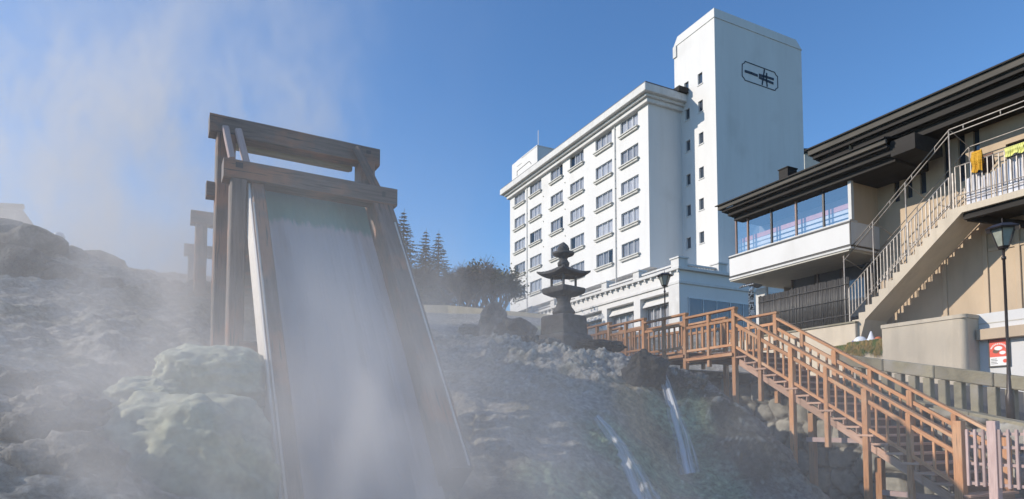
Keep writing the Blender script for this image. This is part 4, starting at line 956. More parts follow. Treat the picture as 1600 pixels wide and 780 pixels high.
beam('rear_post', ((pl0 + pl1) / 2, .14, -1), ((pl0 + pl1) / 2, .14, zt1_ - bh + .02), .27, pl1 - pl0, gt)
pr1 = GF.hy(588, 262, 0)[0]; beam('rear_post', (pr1 - .16, .14, -1), (pr1 - .16, .14, zt1_ - bh + .02), .27, .32, gt)
l0 = GF.hy(352, 330, y2 - .12)[0]; beam('front_post', (l0 + .17, y2, -1), (l0 + .17, y2, za2 - .30), .22, .33, gt)
r1_ = GF.hy(609, 345, y2 - .12)[0]; beam('front_post', (r1_ - .16, y2, -1), (r1_ - .16, y2, za2 - .30), .22, .30, gt)
beam('mineral_board', (pl1, .36, zt1_ - bh + .03), (pr1 - .33, .36, zt1_ - bh + .03), .1, .16, gt, 'oldg')
beam('mineral_board', (pl1, .50, zt1_ - bh + .05), (pr1 - .33, .50, zt1_ - bh + .05), .1, .12, gt, 'oldg')
xs_, zs2 = GF.hy(322, 287, .2); beam('tie_end', (xs_, .2, zs2 - .1), (pl0 + .05, .2, zs2 - .1), .2, .24, gt)
zb_ = GF.hy(383, 548, y2)[1]; beam('low_tie', (GF.hy(371, 548, y2)[0], y2 - .1, zb_), (GF.hy(371, 548, y2)[0] + .5, y2 - .1, zb_), .2, .24, gt)
# dark mortises
def mortise(px, py, w_, h_, yy):
    x, z = GF.hy(px, py, yy); mb = MB(); mb.box(x - w_ / 2, x + w_ / 2, yy - .004, yy + .02, z - h_ / 2, z + h_ / 2); mb.build('mortise', 'darkframe', gt)
mortise(599.5, 304, .06, .09, y2 - .17); mortise(576, 238, .08, .06, 0); mortise(374, 258, .1, .08, y2 - .17)
# chute: side rails from between the beams down towards the viewer
ch = thing('water_chute', 'steep timber chute with heavy side rails carrying hot spring water down from the gate', 'chute', (gp.x, gp.y, 0), TG)
YC = -.12
xr, ztop = GF.hy(585, 322, YC); ye_, ze_c = GF.hx(709, 752, xr)
xl = GF.hy(396, 300, YC)[0]; ztop = za2 - .12
print('chute', xl, xr, ztop, ye_, ze_c)
P0 = Vector((xr, YC, ztop)); P1 = Vector((xr, ye_, ze_c))
dirc = (P1 - P0).normalized(); nrm = Vector((0, dirc.z, -dirc.y)); nrm = nrm if nrm.z > 0 else -nrm
def ext(x, t): return Vector((x, P0.y, P0.z)) + dirc * t
Lc = (P1 - P0).length
beam('side_rail', ext(xr, .0), ext(xr, Lc), .32, .58, ch, label='right side rail ending in a square cut')
beam('side_rail', ext(xl, .0), ext(xl, Lc + 2.2), .19, .50, ch)
for x, e_, h_ in ((xr + .10, Lc - .03, .292), (xl - .085, Lc + 2.1, .248)):
    beam('lit_edge_strip', ext(x, .9) + nrm * h_, ext(x, e_) + nrm * h_, .028, .026, ch, 'sunlitwood')  # thin pale strips added to paint the sunlit arris of each rail
beam('lit_face_plank', ext(xl - .11, .3), ext(xl - .12, Lc + 2), .045, .44, ch, 'sunlitwood')  # pale board added to paint the left rail's sunlit outer face
mb = MB(); mb.hexa([ext(xl, .3) - nrm * .27, ext(xl, Lc + 3) - nrm * .27, ext(xr, Lc + 3) - nrm * .27, ext(xr, .3) - nrm * .27, ext(xl, .3) - nrm * .22, ext(xl, Lc + 3) - nrm * .22, ext(xr, Lc + 3) - nrm * .22, ext(xr, .3) - nrm * .22]); mb.build('chute_floor', 'oldg', ch)
for (pa, pb, w_) in (((556, 232), (590, 300), .13), ((372, 205), (386, 262), .10), ((352, 200), (362, 250), .08)):
    xa_, za_ = GF.hy(*pa, -.02); xb_, zb__ = GF.hy(*pb, -.24); beam('brace', (xa_, -.04, za_), (xb_, -.28, zb__), .10, w_, gt, 'old' if w_ > .1 else 'pinkw')
# water in the chute
def water_mat(name, foam_lo, foam_hi, teal=(.07, .27, .23), foam=(.66, .68, .70), sc_=(14, .8, 1)):
    m = bpy.data.materials.new(name); m.use_nodes = True; nt = m.node_tree; N = nt.nodes; L = nt.links; b = N['Principled BSDF']
    tc = N.new('ShaderNodeTexCoord'); mp = N.new('ShaderNodeMapping'); mp.inputs['Scale'].default_value = sc_; L.new(tc.outputs['UV'], mp.inputs[0])
    n = N.new('ShaderNodeTexNoise'); n.inputs['Scale'].default_value = 1.0; n.inputs['Detail'].default_value = 5; n.inputs['Distortion'].default_value = .6; L.new(mp.outputs[0], n.inputs[0])
    sp = N.new('ShaderNodeSeparateXYZ'); L.new(tc.outputs['UV'], sp.inputs[0])
    a = N.new('ShaderNodeMapRange'); a.inputs[1].default_value = foam_lo; a.inputs[2].default_value = foam_hi; a.inputs[3].default_value = -.42; a.inputs[4].default_value = .95; L.new(sp.outputs[1], a.inputs[0])
    ad = N.new('ShaderNodeMath'); L.new(n.outputs[0], ad.inputs[0]); L.new(a.outputs[0], ad.inputs[1])
    r = N.new('ShaderNodeMapRange'); r.inputs[1].default_value = .32; r.inputs[2].default_value = .68; L.new(ad.outputs[0], r.inputs[0])
    mx = N.new('ShaderNodeMix'); mx.data_type = 'RGBA'; mx.inputs[6].default_value = (*teal, 1); mx.inputs[7].default_value = (*foam, 1); L.new(r.outputs[0], mx.inputs[0]); L.new(mx.outputs[2], b.inputs['Base Color'])
    b.inputs['Roughness'].default_value = .3; b.inputs['Specular IOR Level'].default_value = .4
    bp = N.new('ShaderNodeBump'); bp.inputs['Strength'].default_value = .22; bp.inputs['Distance'].default_value = .03; L.new(n.outputs[0], bp.inputs['Height']); L.new(bp.outputs[0], b.inputs['Normal'])
    return m
M['chutewater'] = water_mat('falling_chute_water', .62, 1.15, foam=(.47, .41, .395))
mb = MB(); nx, ny = 40, 90; T0, T1 = -.12, Lc + 3
def wp(i, j):
    x = xl + .08 + (xr - xl - .2) * i / nx; t = T0 + (T1 - T0) * j / ny
    return ext(x, t) + nrm * (-.08 + .05 * fbm((x * 3, t * .5, 1), 3, 1.0))
for j in range(ny):
    for i in range(nx):
        mb.face([wp(i, j), wp(i, j + 1), wp(i + 1, j + 1), wp(i + 1, j)], [(a / nx * 2.2, (T0 + (T1 - T0) * b / ny)) for a, b in ((i, j), (i, j + 1), (i + 1, j + 1), (i + 1, j))])
o = mb.build('water', 'chutewater', None, smooth=True); o.location = (gp.x, gp.y, 0); o.rotation_euler = (0, 0, TG); tag(o, kind='structure')
# raised flume behind the gate with its smaller frames
fl = thing('wooden_flume', 'long raised timber flume running back from the gate into the steam', 'flume', (gp.x, gp.y, 0), TG)
mb = MB(); mb.box(xl - .1, xl + .02, .15, 13, 4.55, 5.05, grain=1); mb.box(xr - .02, xr + .1, .15, 13, 4.55, 5.05, grain=1); mb.box(xl + .021, xr - .021, .15, 13, 4.55, 4.63, grain=1); mb.build('flume_box', 'old', fl)
for (px, py) in ((298, 327), (288.5, 360), (280, 388), (274, 410)):
    yb, zb2_ = GF.hx(px, py, 0.0)
    ordn = ('nearest', 'second nearest', 'third nearest', 'farthest')[(298, 288.5, 280, 274).index(px)]
    f = thing('support_frame', 'weathered timber support frame in the steam, ' + ordn + ' of the four behind the gate', 'frame', GF.w(0, yb, 0), TG, 'support frames behind the gate')
    beam('cross_beam', (0, 0, zt1_ - .15), (xr1, 0, zt1_ - .15), .26, .3, f)
    beam('post', (.22, 0, 0), (.22, 0, zt1_ - .3), .24, .26, f); beam('post', (xr1 - .3, 0, 0), (xr1 - .3, 0, zt1_ - .3), .24, .26, f)
    beam('low_beam', (.0, 0, 4.42), (xr1, 0, 4.42), .2, .2, f)

# ================================================================ BASIN TERRAIN
CP = [ # px, py, distance
 (0, 790, 4.6), (0, 700, 5.2), (0, 620, 6.0), (60, 585, 6.6), (120, 640, 6.2), (160, 700, 5.6), (150, 790, 4.8), (230, 800, 6.0), (300, 800, 6.5), (400, 800, 6.0), (500, 800, 6.5), (600, 800, 7.5),
 (0, 520, 8.5), (80, 520, 9), (160, 540, 9.0), (0, 450, 11), (100, 455, 12), (200, 480, 12), (300, 520, 11), (330, 470, 14),
 (0, 372, 14), (60, 392, 14.5), (100, 408, 15), (150, 415, 16), (195, 430, 17), (270, 436, 20), (330, 440, 22), (430, 450, 22), (560, 470, 24), (640, 490, 27), (700, 492, 29), (800, 500, 30), (860, 500, 27),
 (690, 525, 20), (760, 528, 19), (845, 541, 17), (900, 553, 16.3), (930, 556, 16), (970, 560, 15.6), (1010, 574, 14.6), (1042, 574, 14.2), (1090, 592, 13.9), (1125, 612, 13.6), (1160, 640, 13.2), (1200, 672, 12.9), (1235, 700, 12.8),
 (660, 560, 15), (720, 590, 13.5), (800, 600, 13), (880, 600, 12.8), (940, 600, 13), (990, 612, 13), (650, 660, 11), (740, 660, 10.5), (830, 660, 10.6), (900, 650, 11.3), (960, 650, 11.8), (1000, 650, 12.4), (1030, 640, 12.9), (1055, 620, 13.6),
 (700, 790, 7.6), (780, 790, 7.8), (850, 790, 8.2), (920, 790, 8.8), (990, 790, 9.6), (1040, 790, 10.2), (860, 700, 9.8), (930, 700, 10.4), (985, 700, 11), (1020, 700, 12.0), (1045, 690, 12.6), (1075, 700, 12.7), (1100, 660, 13.0), (1130, 700, 12.4), (1060, 745, 11.8), (1120, 790, 11), (1190, 790, 11.2), (1250, 790, 11.6), (1200, 740, 12.2), (1300, 800, 11.8), (1400, 800, 11.5)]
pts = [tuple(at(*c)) for c in CP]
for (lx, ly, z_) in ((.6, .6, .2), (1.5, .6, -.5), (2.5, .7, -.9), (3.5, .6, -1.1), (4.6, .5, -1.3), (1.2, 1.5, -.1), (2.6, 1.6, -.8), (4, 1.6, -1.2), (5.5, .5, -1.3)): q_ = SF.w(lx, ly); pts.append((q_.x, q_.y, z_))
pts += [(-9, 1, 0), (-4, 1, -.2), (0, 1.5, -.4), (4, 3, -.8), (-14, 6, 3), (-18, 14, 6), (-24, 22, 8), (-10, 26, 6.0), (2, 24, 5.2), (5, 20, 2.6), (6.5, 17.5, 1.4), (3.5, 17.8, 2.6), (8, 14, -.6), (9, 10, -.9), (6, 6, -.9), (12, 8, -1), (-30, 30, 10), (10, 18, 1.2), (8, 23, 2.6)]
for q in [(-3.3, 11.5, 1.9), (-1.8, 12, 1.9), (-5, 14, 2.5)]: pts.append(q)
Pn = np.array(pts)
def tps(d2): return 0.5 * d2 * np.log(d2 + 1e-9)
A = Pn[:, :2]; K = tps(((A[:, None] - A[None]) ** 2).sum(-1)) + np.eye(len(A)) * .25
Q = np.hstack([np.ones((len(A), 1)), A]); Mx = np.block([[K, Q], [Q.T, np.zeros((3, 3))]])
Wt = np.linalg.solve(Mx, np.concatenate([Pn[:, 2], np.zeros(3)]))
def H(xy):
    xy = np.atleast_2d(xy); return tps(((xy[:, None] - A[None]) ** 2).sum(-1)) @ Wt[:-3] + Wt[-3] + xy @ Wt[-2:]
def disp(x, y, z):
    right = x > -.6; p = Vector((x * 1.25, y * 1.25, z * .6)) if right else Vector((x, y, z))
    r = 1 - abs(noise.noise(p * .9)) * 2
    rid = noise.ridged_multi_fractal(p * 1.5, .85, 2.2, 6, 1.0, 2.0) * .5
    cell = noise.voronoi(p * (3.2 if right else 2.0))[0]; e1 = min((cell[1] - cell[0]) * 2.2, 1)
    fr = noise.fractal(p * 4.5, .75, 2.2, 6)
    crest = min(max((z - 1.9) / 1.2, 0), 1) if right else 0     # loose rubble near the crest, smoother crust below it
    if right: return .14 * r + (.07 + .09 * crest) * rid + (.02 + .05 * crest) * e1 + (.035 + .06 * crest) * fr - .14
    return .14 * r + .07 * rid + .05 * e1 * (.6 + noise.noise(p * .8)) + .05 * fr - .14
res = .05
X = np.arange(-12, 8.2, res); Yg = np.arange(3.0, 20.5, res)
gx, gy = np.meshgrid(X, Yg); hz_ = np.concatenate([H(np.stack([gx[i], gy[i]], 1)) for i in range(len(Yg))]).reshape(gx.shape)
fdx = np.gradient(hz_, res, axis=1); fdy = np.gradient(hz_, res, axis=0); nl = np.sqrt(1 + fdx ** 2 + fdy ** 2)
vs = np.zeros(gx.shape + (3,)); col = np.zeros(gx.shape + (4,))
falls = [[at(px, py, Y) for px, py, Y in f] for f in (((1036, 578, 14.2), (1048, 630, 13.3), (1062, 680, 12.7), (1078, 740, 11.8)), ((935, 655, 11.5), (965, 700, 10.8), (1000, 780, 9.6)), ((560, 560, 12),))]
fp = np.array([(p.x, p.y) for p in falls[1]]); fp1 = np.array([(p.x, p.y) for p in falls[0]])
och = np.array([tuple(at(px, py, Y)[:2]) for px, py, Y in ((1000, 640, 12.4), (1012, 680, 12), (1020, 740, 11), (1030, 790, 10.4), (990, 610, 13))])
dk = np.array([tuple(at(px, py, Y)[:2]) for px, py, Y in ((1070, 620, 13.5), (1090, 660, 13), (1120, 660, 13.2), (1040, 660, 12.9), (1150, 700, 12.6), (800, 760, 8.3), (1045, 720, 12.2))])
grn = np.array([tuple(at(px, py, Y)[:2]) for px, py, Y in ((985, 690, 11.1), (1000, 730, 10.4), (950, 680, 10.7), (880, 760, 8.8), (950, 790, 9.2), (1110, 740, 11.8), (1130, 790, 11.2), (1080, 770, 11.4), (1060, 660, 13), (905, 790, 8.5))])
def near(P_, pts_, r): d = np.sqrt(((P_[..., None, :] - pts_) ** 2).sum(-1)).min(-1); return np.clip(1 - d / r, 0, 1)
PP = np.stack([gx, gy], -1); Go = near(PP, och, .9); Gd = near(PP, dk, 1.3); Gg = near(PP, grn, .8)
for j in range(gx.shape[0]):
    for i in range(gx.shape[1]):
        x, y, z = gx[j, i], gy[j, i], hz_[j, i]; d = disp(x, y, z); 
        if x < -1: d *= 1.3
        n_ = nl[j, i]; vs[j, i] = (x - fdx[j, i] / n_ * d, y - fdy[j, i] / n_ * d, z + d / n_)
        nn_ = noise.noise((x * 1.4, y * 1.4, z * 1.4))
        col[j, i] = (min(1, Gg[j, i] * 1.8 * (.8 + nn_)), min(1, Go[j, i] * 2 * (.8 + nn_)), min(1, Gd[j, i] * 1.8 * (.9 + nn_)), 1)
nj, ni = gx.shape
loc = np.stack([(gx - S0.x) * SF.X.x + (gy - S0.y) * SF.X.y, (gx - S0.x) * SF.Y.x + (gy - S0.y) * SF.Y.y], -1)
faces = []
for j in range(nj - 1):
    for i in range(ni - 1):
        if loc[j, i, 1] > YR + .2: continue
        a = j * ni + i; faces.append((a, a + 1, a + ni + 1, a + ni))
me = bpy.data.meshes.new('basin_slope'); me.from_pydata([tuple(p) for p in vs.reshape(-1, 3)], [], faces)
ca = me.color_attributes.new('tint', 'FLOAT_COLOR', 'POINT'); ca.data.foreach_set('color', col.reshape(-1)); me.polygons.foreach_set('use_smooth', [True] * len(me.polygons))
m = bpy.data.materials.new('hot_spring_rock'); m.use_nodes = True; nt = m.node_tree; N = nt.nodes; L = nt.links; b = N['Principled BSDF']
tc = N.new('ShaderNodeTexCoord'); geo = N.new('ShaderNodeNewGeometry')
def nz(s, d=10): n = N.new('ShaderNodeTexNoise'); n.inputs['Scale'].default_value = s; n.inputs['Detail'].default_value = d; n.inputs['Roughness'].default_value = .65; L.new(tc.outputs['Object'], n.inputs[0]); return n
def ramp(src, st): r = N.new('ShaderNodeValToRGB'); cr = r.color_ramp; cr.elements[0].position, cr.elements[0].color = st[0][0], (*st[0][1], 1); cr.elements[1].position, cr.elements[1].color = st[1][0], (*st[1][1], 1); [setattr(cr.elements.new(p), 'color', (*c, 1)) for p, c in st[2:]]; L.new(src, r.inputs[0]); return r.outputs[0]
def mixc(f, a, b_, k=None):
    x = N.new('ShaderNodeMix'); x.data_type = 'RGBA'
    L.new(f, x.inputs[0]); L.new(a, x.inputs[6])
    if isinstance(b_, tuple): x.inputs[7].default_value = (*b_, 1)
    else: L.new(b_, x.inputs[7])
    return x.outputs[2]
n1 = nz(7.5, 14); n2 = nz(1.1, 6)
base = ramp(n1.outputs[0], [(.30, (.10, .095, .085)), (.60, (.42, .40, .36)), (.44, (.27, .255, .23)), (.72, (.62, .60, .55))])
warm = ramp(n1.outputs[0], [(.3, (.08, .08, .06)), (.7, (.38, .36, .29))])
mr = N.new('ShaderNodeMapRange'); mr.inputs[1].default_value = .48; mr.inputs[2].default_value = .62; L.new(n2.outputs[0], mr.inputs[0])
c_ = mixc(mr.outputs[0], base, warm)
sep = N.new('ShaderNodeSeparateColor'); at2 = N.new('ShaderNodeAttribute'); at2.attribute_name = 'tint'; L.new(at2.outputs['Color'], sep.inputs[0])
c_ = mixc(sep.outputs[2], c_, ramp(n1.outputs[0], [(.35, (.018, .019, .014)), (.7, (.10, .10, .08))]))
c_ = mixc(sep.outputs[1], c_, ramp(n1.outputs[0], [(.35, (.13, .09, .045)), (.65, (.46, .35, .20))]))
c_ = mixc(sep.outputs[0], c_, ramp(n1.outputs[0], [(.35, (.05, .085, .045)), (.65, (.33, .44, .28))]))
# worn chalky rims on exposed crests
pt = N.new('ShaderNodeMapRange'); pt.inputs[1].default_value = .52; pt.inputs[2].default_value = .60; L.new(geo.outputs['Pointiness'], pt.inputs[0])
c_ = mixc(pt.outputs[0], c_, (.55, .54, .49))
L.new(c_, b.inputs['Base Color']); b.inputs['Roughness'].default_value = .85; b.inputs['Specular IOR Level'].default_value = .3; speckle(m, 14, .68, 1.18)
bp = N.new('ShaderNodeBump'); bp.inputs['Strength'].default_value = 1; bp.inputs['Distance'].default_value = .07; nb_ = nz(11, 14); L.new(nb_.outputs[0], bp.inputs['Height']); L.new(bp.outputs[0], b.inputs['Normal'])
me.materials.append(m); o = bpy.data.objects.new('basin_slope', me); COL.objects.link(o); tag(o, kind='structure')
M['basin'] = m
# coarser ground beyond and the plain out to the horizon
def sheet(name, X, Y, zf, m, hole=None):
    gx, gy = np.meshgrid(X, Y); z = zf(gx, gy); ni = len(X)
    f = [(j * ni + i, j * ni + i + 1, (j + 1) * ni + i + 1, (j + 1) * ni + i) for j in range(len(Y) - 1) for i in range(ni - 1) if not (hole and hole(gx[j, i], gy[j, i], gx[j, i + 1], gy[j + 1, i]))]
    me = bpy.data.meshes.new(name); me.from_pydata([tuple(p) for p in np.stack([gx, gy, z], -1).reshape(-1, 3)], [], f); me.polygons.foreach_set('use_smooth', [True] * len(me.polygons)); me.materials.append(M[m])
    o = bpy.data.objects.new(name, me); COL.objects.link(o); tag(o, kind='structure'); return o
def zfar(x, y):
    h = H(np.stack([np.clip(x.ravel(), -20, 7), np.clip(y.ravel(), 2, 29)], 1)).reshape(x.shape)
    t = np.clip((y - 24) / 14, 0, 1); t = t * t * (3 - 2 * t)
    h = h * (1 - t) + 7.0 * t - .12 - np.clip((x - 9) / 3, 0, 1) * 0 
    inside = (x > -11.6) & (x < 7.9) & (y > 3.2) & (y < 20.2); h = np.where(inside, -3, h)
    return h + .15 * np.sin(x * 1.7) * np.sin(y * 1.3) * (y < 24)
sheet('terrain', np.arange(-30, 16, .7), np.arange(1.5, 40, .7), zfar, 'basin')
def zg(x, y):
    r = np.sqrt(x ** 2 + (y - 10) ** 2); t = np.clip((y - 32) / 20, 0, 1); h = -1.6 + (8.3 + 1.6) * t * t * (3 - 2 * t)
    s = np.clip((-x - 24) / 20, 0, 1); h = h + s * (1 - t) * 10
    return h
sheet('ground', np.linspace(-700, 700, 141), np.concatenate([np.linspace(-400, 28, 30), np.linspace(30, 60, 16), np.linspace(70, 1200, 40)]), zg, 'hill')
def zh(x, y):
    t = np.clip((y - 95) / 120, 0, 1); return 7 + t * (26 + 7 * np.sin(x * .021 + 1) + 3 * np.sin(x * .07)) + .8 * np.sin(x * .4) * np.sin(y * .3)
sheet('hills', np.linspace(-260, 60, 120), np.linspace(90, 260, 60), zh, 'hill')

# ---- boulders
def boulder(name, label, c, r, m='boulder', seed=0, sq_=(1, 1, .8), group=None, cat='boulder', amp=.22, sub=5, blk=.82):
    bm = bmesh.new(); bmesh.ops.create_icosphere(bm, subdivisions=sub, radius=1)
    for v in bm.verts:
        p = Vector([math.copysign(abs(c_) ** blk, c_) for c_ in v.co]); q = p * 1.1 + Vector((seed * 3.1, seed * 1.7, seed)); cl = noise.voronoi(q * 1.1)[0]
        d = 1 + amp * 1.6 * (noise.noise(q)) + amp * .7 * min((cl[1] - cl[0]) * 1.5, .7) + amp * .75 * noise.fractal(q * 2.5, .75, 2.1, 6)
        if cat == 'rock': d += .022 * math.sin(p.z * 15 + 4 * noise.noise(q * 1.5)) + .05 * noise.ridged_multi_fractal(q * 1.8, .9, 2.2, 4, 1.0, 2.0)
        v.co = Vector((p.x * sq_[0], p.y * sq_[1], p.z * sq_[2])) * d * r
    me = bpy.data.meshes.new(name); bm.to_mesh(me); bm.free(); me.polygons.foreach_set('use_smooth', [True] * len(me.polygons)); me.materials.append(M[m])
    o = bpy.data.objects.new(name, me); COL.objects.link(o); o.location = c; tag(o, label, cat, group); return o
B = [  # px, py (centre), distance, radius, material, label
 (1009, 583, 13.9, .45, 'wetrock', 'big dark wet boulder at the lip of the slope beside the small waterfall', (.95, 1, 1)),
 (938, 541, 16.0, .34, 'wetrock', 'long dark rock lying between the stone lantern and the walkway', (1.5, .8, .45)),
 (865, 540, 15.9, .17, 'greyrock', 'pale rounded rock at the front left foot of the stone lantern', (1.1, 1, 1)),
 (847, 538, 16.1, .14, 'greyrock', 'small grey rock leftmost at the foot of the stone lantern', (1.2, 1, .9)),
 (880, 546, 15.6, .11, 'greyrock', 'small whitish rock in front of the stone lantern corner', (1.2, 1, .8)),
 (826, 534, 16.4, .20, 'boulder', 'dark rock left of the stone lantern rocks', (1.2, 1, .8)),
 (772, 508, 20.5, .55, 'boulder', 'dark pointed rock in the mist left of the stone lantern', (.8, .8, 1.1)),
 (806, 518, 19.5, .45, 'boulder', 'broad dark rock in the mist nearest the left of the stone lantern', (1.3, 1, .8)),
 (740, 520, 21, .35, 'greyrock', 'low rock in the mist at the left of the pointed dark rock', (1.4, 1, .7)),
 (1082, 596, 13.7, .2, 'boulder', 'dark wet rock right of the small waterfall', (1.3, 1, .8)),
]
for i, (px, py, Y, r, m_, lb, s_) in enumerate(B): boulder('boulder', lb, at(px, py, Y), r, m_, i + 1, s_)
random.seed(11)
str_ = ('first', 'second', 'third', 'fourth', 'fifth', 'sixth', 'seventh', 'eighth', 'ninth', 'tenth')
for i, (px, py, Y, r) in enumerate(((12, 385, 14, .75), (45, 388, 13.6, .5), (72, 398, 14.2, .42), (98, 412, 14.6, .5), (128, 422, 15.2, .45), (158, 424, 15.8, .55), (186, 436, 16.5, .38), (215, 440, 18, .45), (243, 440, 19, .4), (272, 442, 20, .4), (30, 425, 12.6, .6), (88, 445, 12.8, .5), (150, 460, 13, .5), (215, 470, 14, .5), (315, 455, 15, .35))):
    boulder('boulder', ('boulder ' + str_[i] + ' from the left on the misty left skyline') if i < 10 else ('boulder ' + str_[i - 10] + ' from the left in the row below the misty left skyline'), at(px, py, Y), r, 'greyrock' if i % 3 == 0 else 'boulder', 30 + i, (1.2, 1, .75), 'boulders on the misty left bank', sub=3)
for i, (px, py, Y, r, lb) in enumerate(((40, 690, 5.6, .34, 'cracked greenish foreground rock at the far left edge'), (95, 650, 6.2, .30, 'cracked foreground rock beside the pale mineral mound'), (30, 610, 6.6, .28, 'foreground rock behind the cracked greenish one on the left'), (110, 740, 5.2, .32, 'lowest foreground rock in the bottom left corner'))):
    boulder('boulder', lb, at(px, py, Y), r, 'mineral' if False else 'greyrock', 60 + i, (1.3, 1, .8), amp=.3)
for (px, py, Y, r, s_, lb, sd) in ((282, 742, 6.7, .80, (1.22, 1, .92), 'great pale green mineral crusted mound below the gate', 71), (338, 600, 7.5, .50, (1.25, .9, .80), 'pale green mineral crusted rock stacked on the great mound, touching the gate post', 72), (248, 636, 7.2, .42, (1.15, 1, .72), 'pale mineral crusted rock at the upper left of the great mound', 73)):
    boulder('mineral_rock', lb, at(px, py, Y), r, 'mineral', sd, s_, cat='rock', amp=.12, sub=6, blk=.78)

# ---- falling streams on the right slope
M['stream'] = water_mat('stream_water', -.9, -.3, teal=(.30, .33, .38), foam=(.86, .88, .92), sc_=(9, 1.2, 1)); M['stream'].node_tree.nodes['Principled BSDF'].inputs['Roughness'].default_value = .85; M['stream'].node_tree.nodes['Principled BSDF'].inputs['Specular IOR Level'].default_value = .1
def ribbon(pts, w0, w1, label=None):
    mb = MB(); P_ = [Vector(p) for p in pts]; fine = []
    for i in range(len(P_) - 1):
        for k in range(10): fine.append(P_[i].lerp(P_[i + 1], k / 10))
    fine.append(P_[-1]); n = len(fine); view = []; rows = []
    for i, p in enumerate(fine):
        t = i / (n - 1); w_ = w0 + (w1 - w0) * t; toc = (Vector((0, 0, CAMZ)) - p).normalized(); d = (fine[min(i + 1, n - 1)] - fine[max(i - 1, 0)]).normalized(); s = d.cross(toc).normalized()
        rows.append([p + s * w_ * (k / 8 - .5) * (1 + .3 * noise.noise((t * 5, 0, k))) + toc * (.10 + .05 * math.sin(k * 2.1 + t * 3) + .06 * (1 - (k / 4 - 1) ** 2)) for k in range(9)])
    for i in range(n - 1):
        for k in range(8): mb.face([rows[i][k], rows[i][k + 1], rows[i + 1][k + 1], rows[i + 1][k]], [(a / 8, b / n * 2) for a, b in ((k, i), (k + 1, i), (k + 1, i + 1), (k, i + 1))])
    o = mb.build('water', 'stream', None, smooth=True); tag(o, kind='structure'); return o
def gz_(px, py):     # where the line of sight meets the slope
    d = ray(px, py); lo = 5
    ts = np.arange(5, 22, .04); P_ = np.array([(0 + d.x * t / d.y, t, CAMZ + d.z * t / d.y) for t in ts]); h = H(P_[:, :2]); k = np.argmax(h > P_[:, 2] - .05); return Vector(P_[k])
def strand_alpha(m):
    nt = m.node_tree; N = nt.nodes; L = nt.links; tc = N.new('ShaderNodeTexCoord'); mp = N.new('ShaderNodeMapping'); mp.inputs['Scale'].default_value = (11, .9, 1); L.new(tc.outputs['UV'], mp.inputs[0])
    n = N.new('ShaderNodeTexNoise'); n.inputs['Scale'].default_value = 1; n.inputs['Detail'].default_value = 4; L.new(mp.outputs[0], n.inputs[0])
    sp = N.new('ShaderNodeSeparateXYZ'); L.new(tc.outputs['UV'], sp.inputs[0])
    a = N.new('ShaderNodeMath'); a.operation = 'MULTIPLY_ADD'; a.inputs[1].default_value = 2; a.inputs[2].default_value = -1; L.new(sp.outputs[0], a.inputs[0])
    b = N.new('ShaderNodeMath'); b.operation = 'ABSOLUTE'; L.new(a.outputs[0], b.inputs[0])
    c = N.new('ShaderNodeMath'); c.operation = 'MULTIPLY_ADD'; c.inputs[1].default_value = -.55; L.new(b.outputs[0], c.inputs[0]); L.new(n.outputs[0], c.inputs[2])
    r = N.new('ShaderNodeMapRange'); r.inputs[1].default_value = .12; r.inputs[2].default_value = .55; r.inputs[4].default_value = .7; L.new(c.outputs[0], r.inputs[0]); L.new(r.outputs[0], N['Principled BSDF'].inputs['Alpha'])
strand_alpha(M['stream'])
ribbon([gz_(1034, 580) , gz_(1041, 600), gz_(1050, 632), gz_(1059, 665), gz_(1068, 700), gz_(1076, 740)], .32, .62)
ribbon([gz_(932, 650), gz_(950, 672), gz_(968, 700), gz_(985, 735), gz_(1000, 775), gz_(1010, 800)], .22, .85)

# ================================================================ BACKGROUND
# long low wall / lawn bank far behind
def quadstrip(name, pts, h0, h1, th, m, label, cat):
    mb = MB()
    for (x0, y0, z0), (x1, y1, z1) in zip(pts, pts[1:]): mb.hexa([(x0, y0, z0 + h0), (x1, y1, z1 + h0), (x1, y1 + th, z1 + h0), (x0, y0 + th, z0 + h0), (x0, y0, z0 + h1), (x1, y1, z1 + h1), (x1, y1 + th, z1 + h1), (x0, y0 + th, z0 + h1)])
    o = mb.build(name, m, None); tag(o, label, cat); return o
a, b_, c = at(600, 482, 33), at(700, 484, 31), at(860, 500, 27)
quadstrip('stone_parapet', [tuple(a), tuple(b_), tuple(c)], -.5, .22, .4, 'fstone', 'long low stone parapet in the mist beyond the basin', 'wall')
M['lawn'] = mat('pale_lawn', (.20, .22, .11), (.30, .29, .17), 3, rough=.95)
mb = MB(); p0, p1, p2, p3 = at(600, 512, 25), at(850, 521, 21.5), at(852, 503, 26), at(600, 488, 31); mb.face([p0, p1, p2, p3]); o = mb.build('grass_bank', 'lawn', None); tag(o, kind='structure')
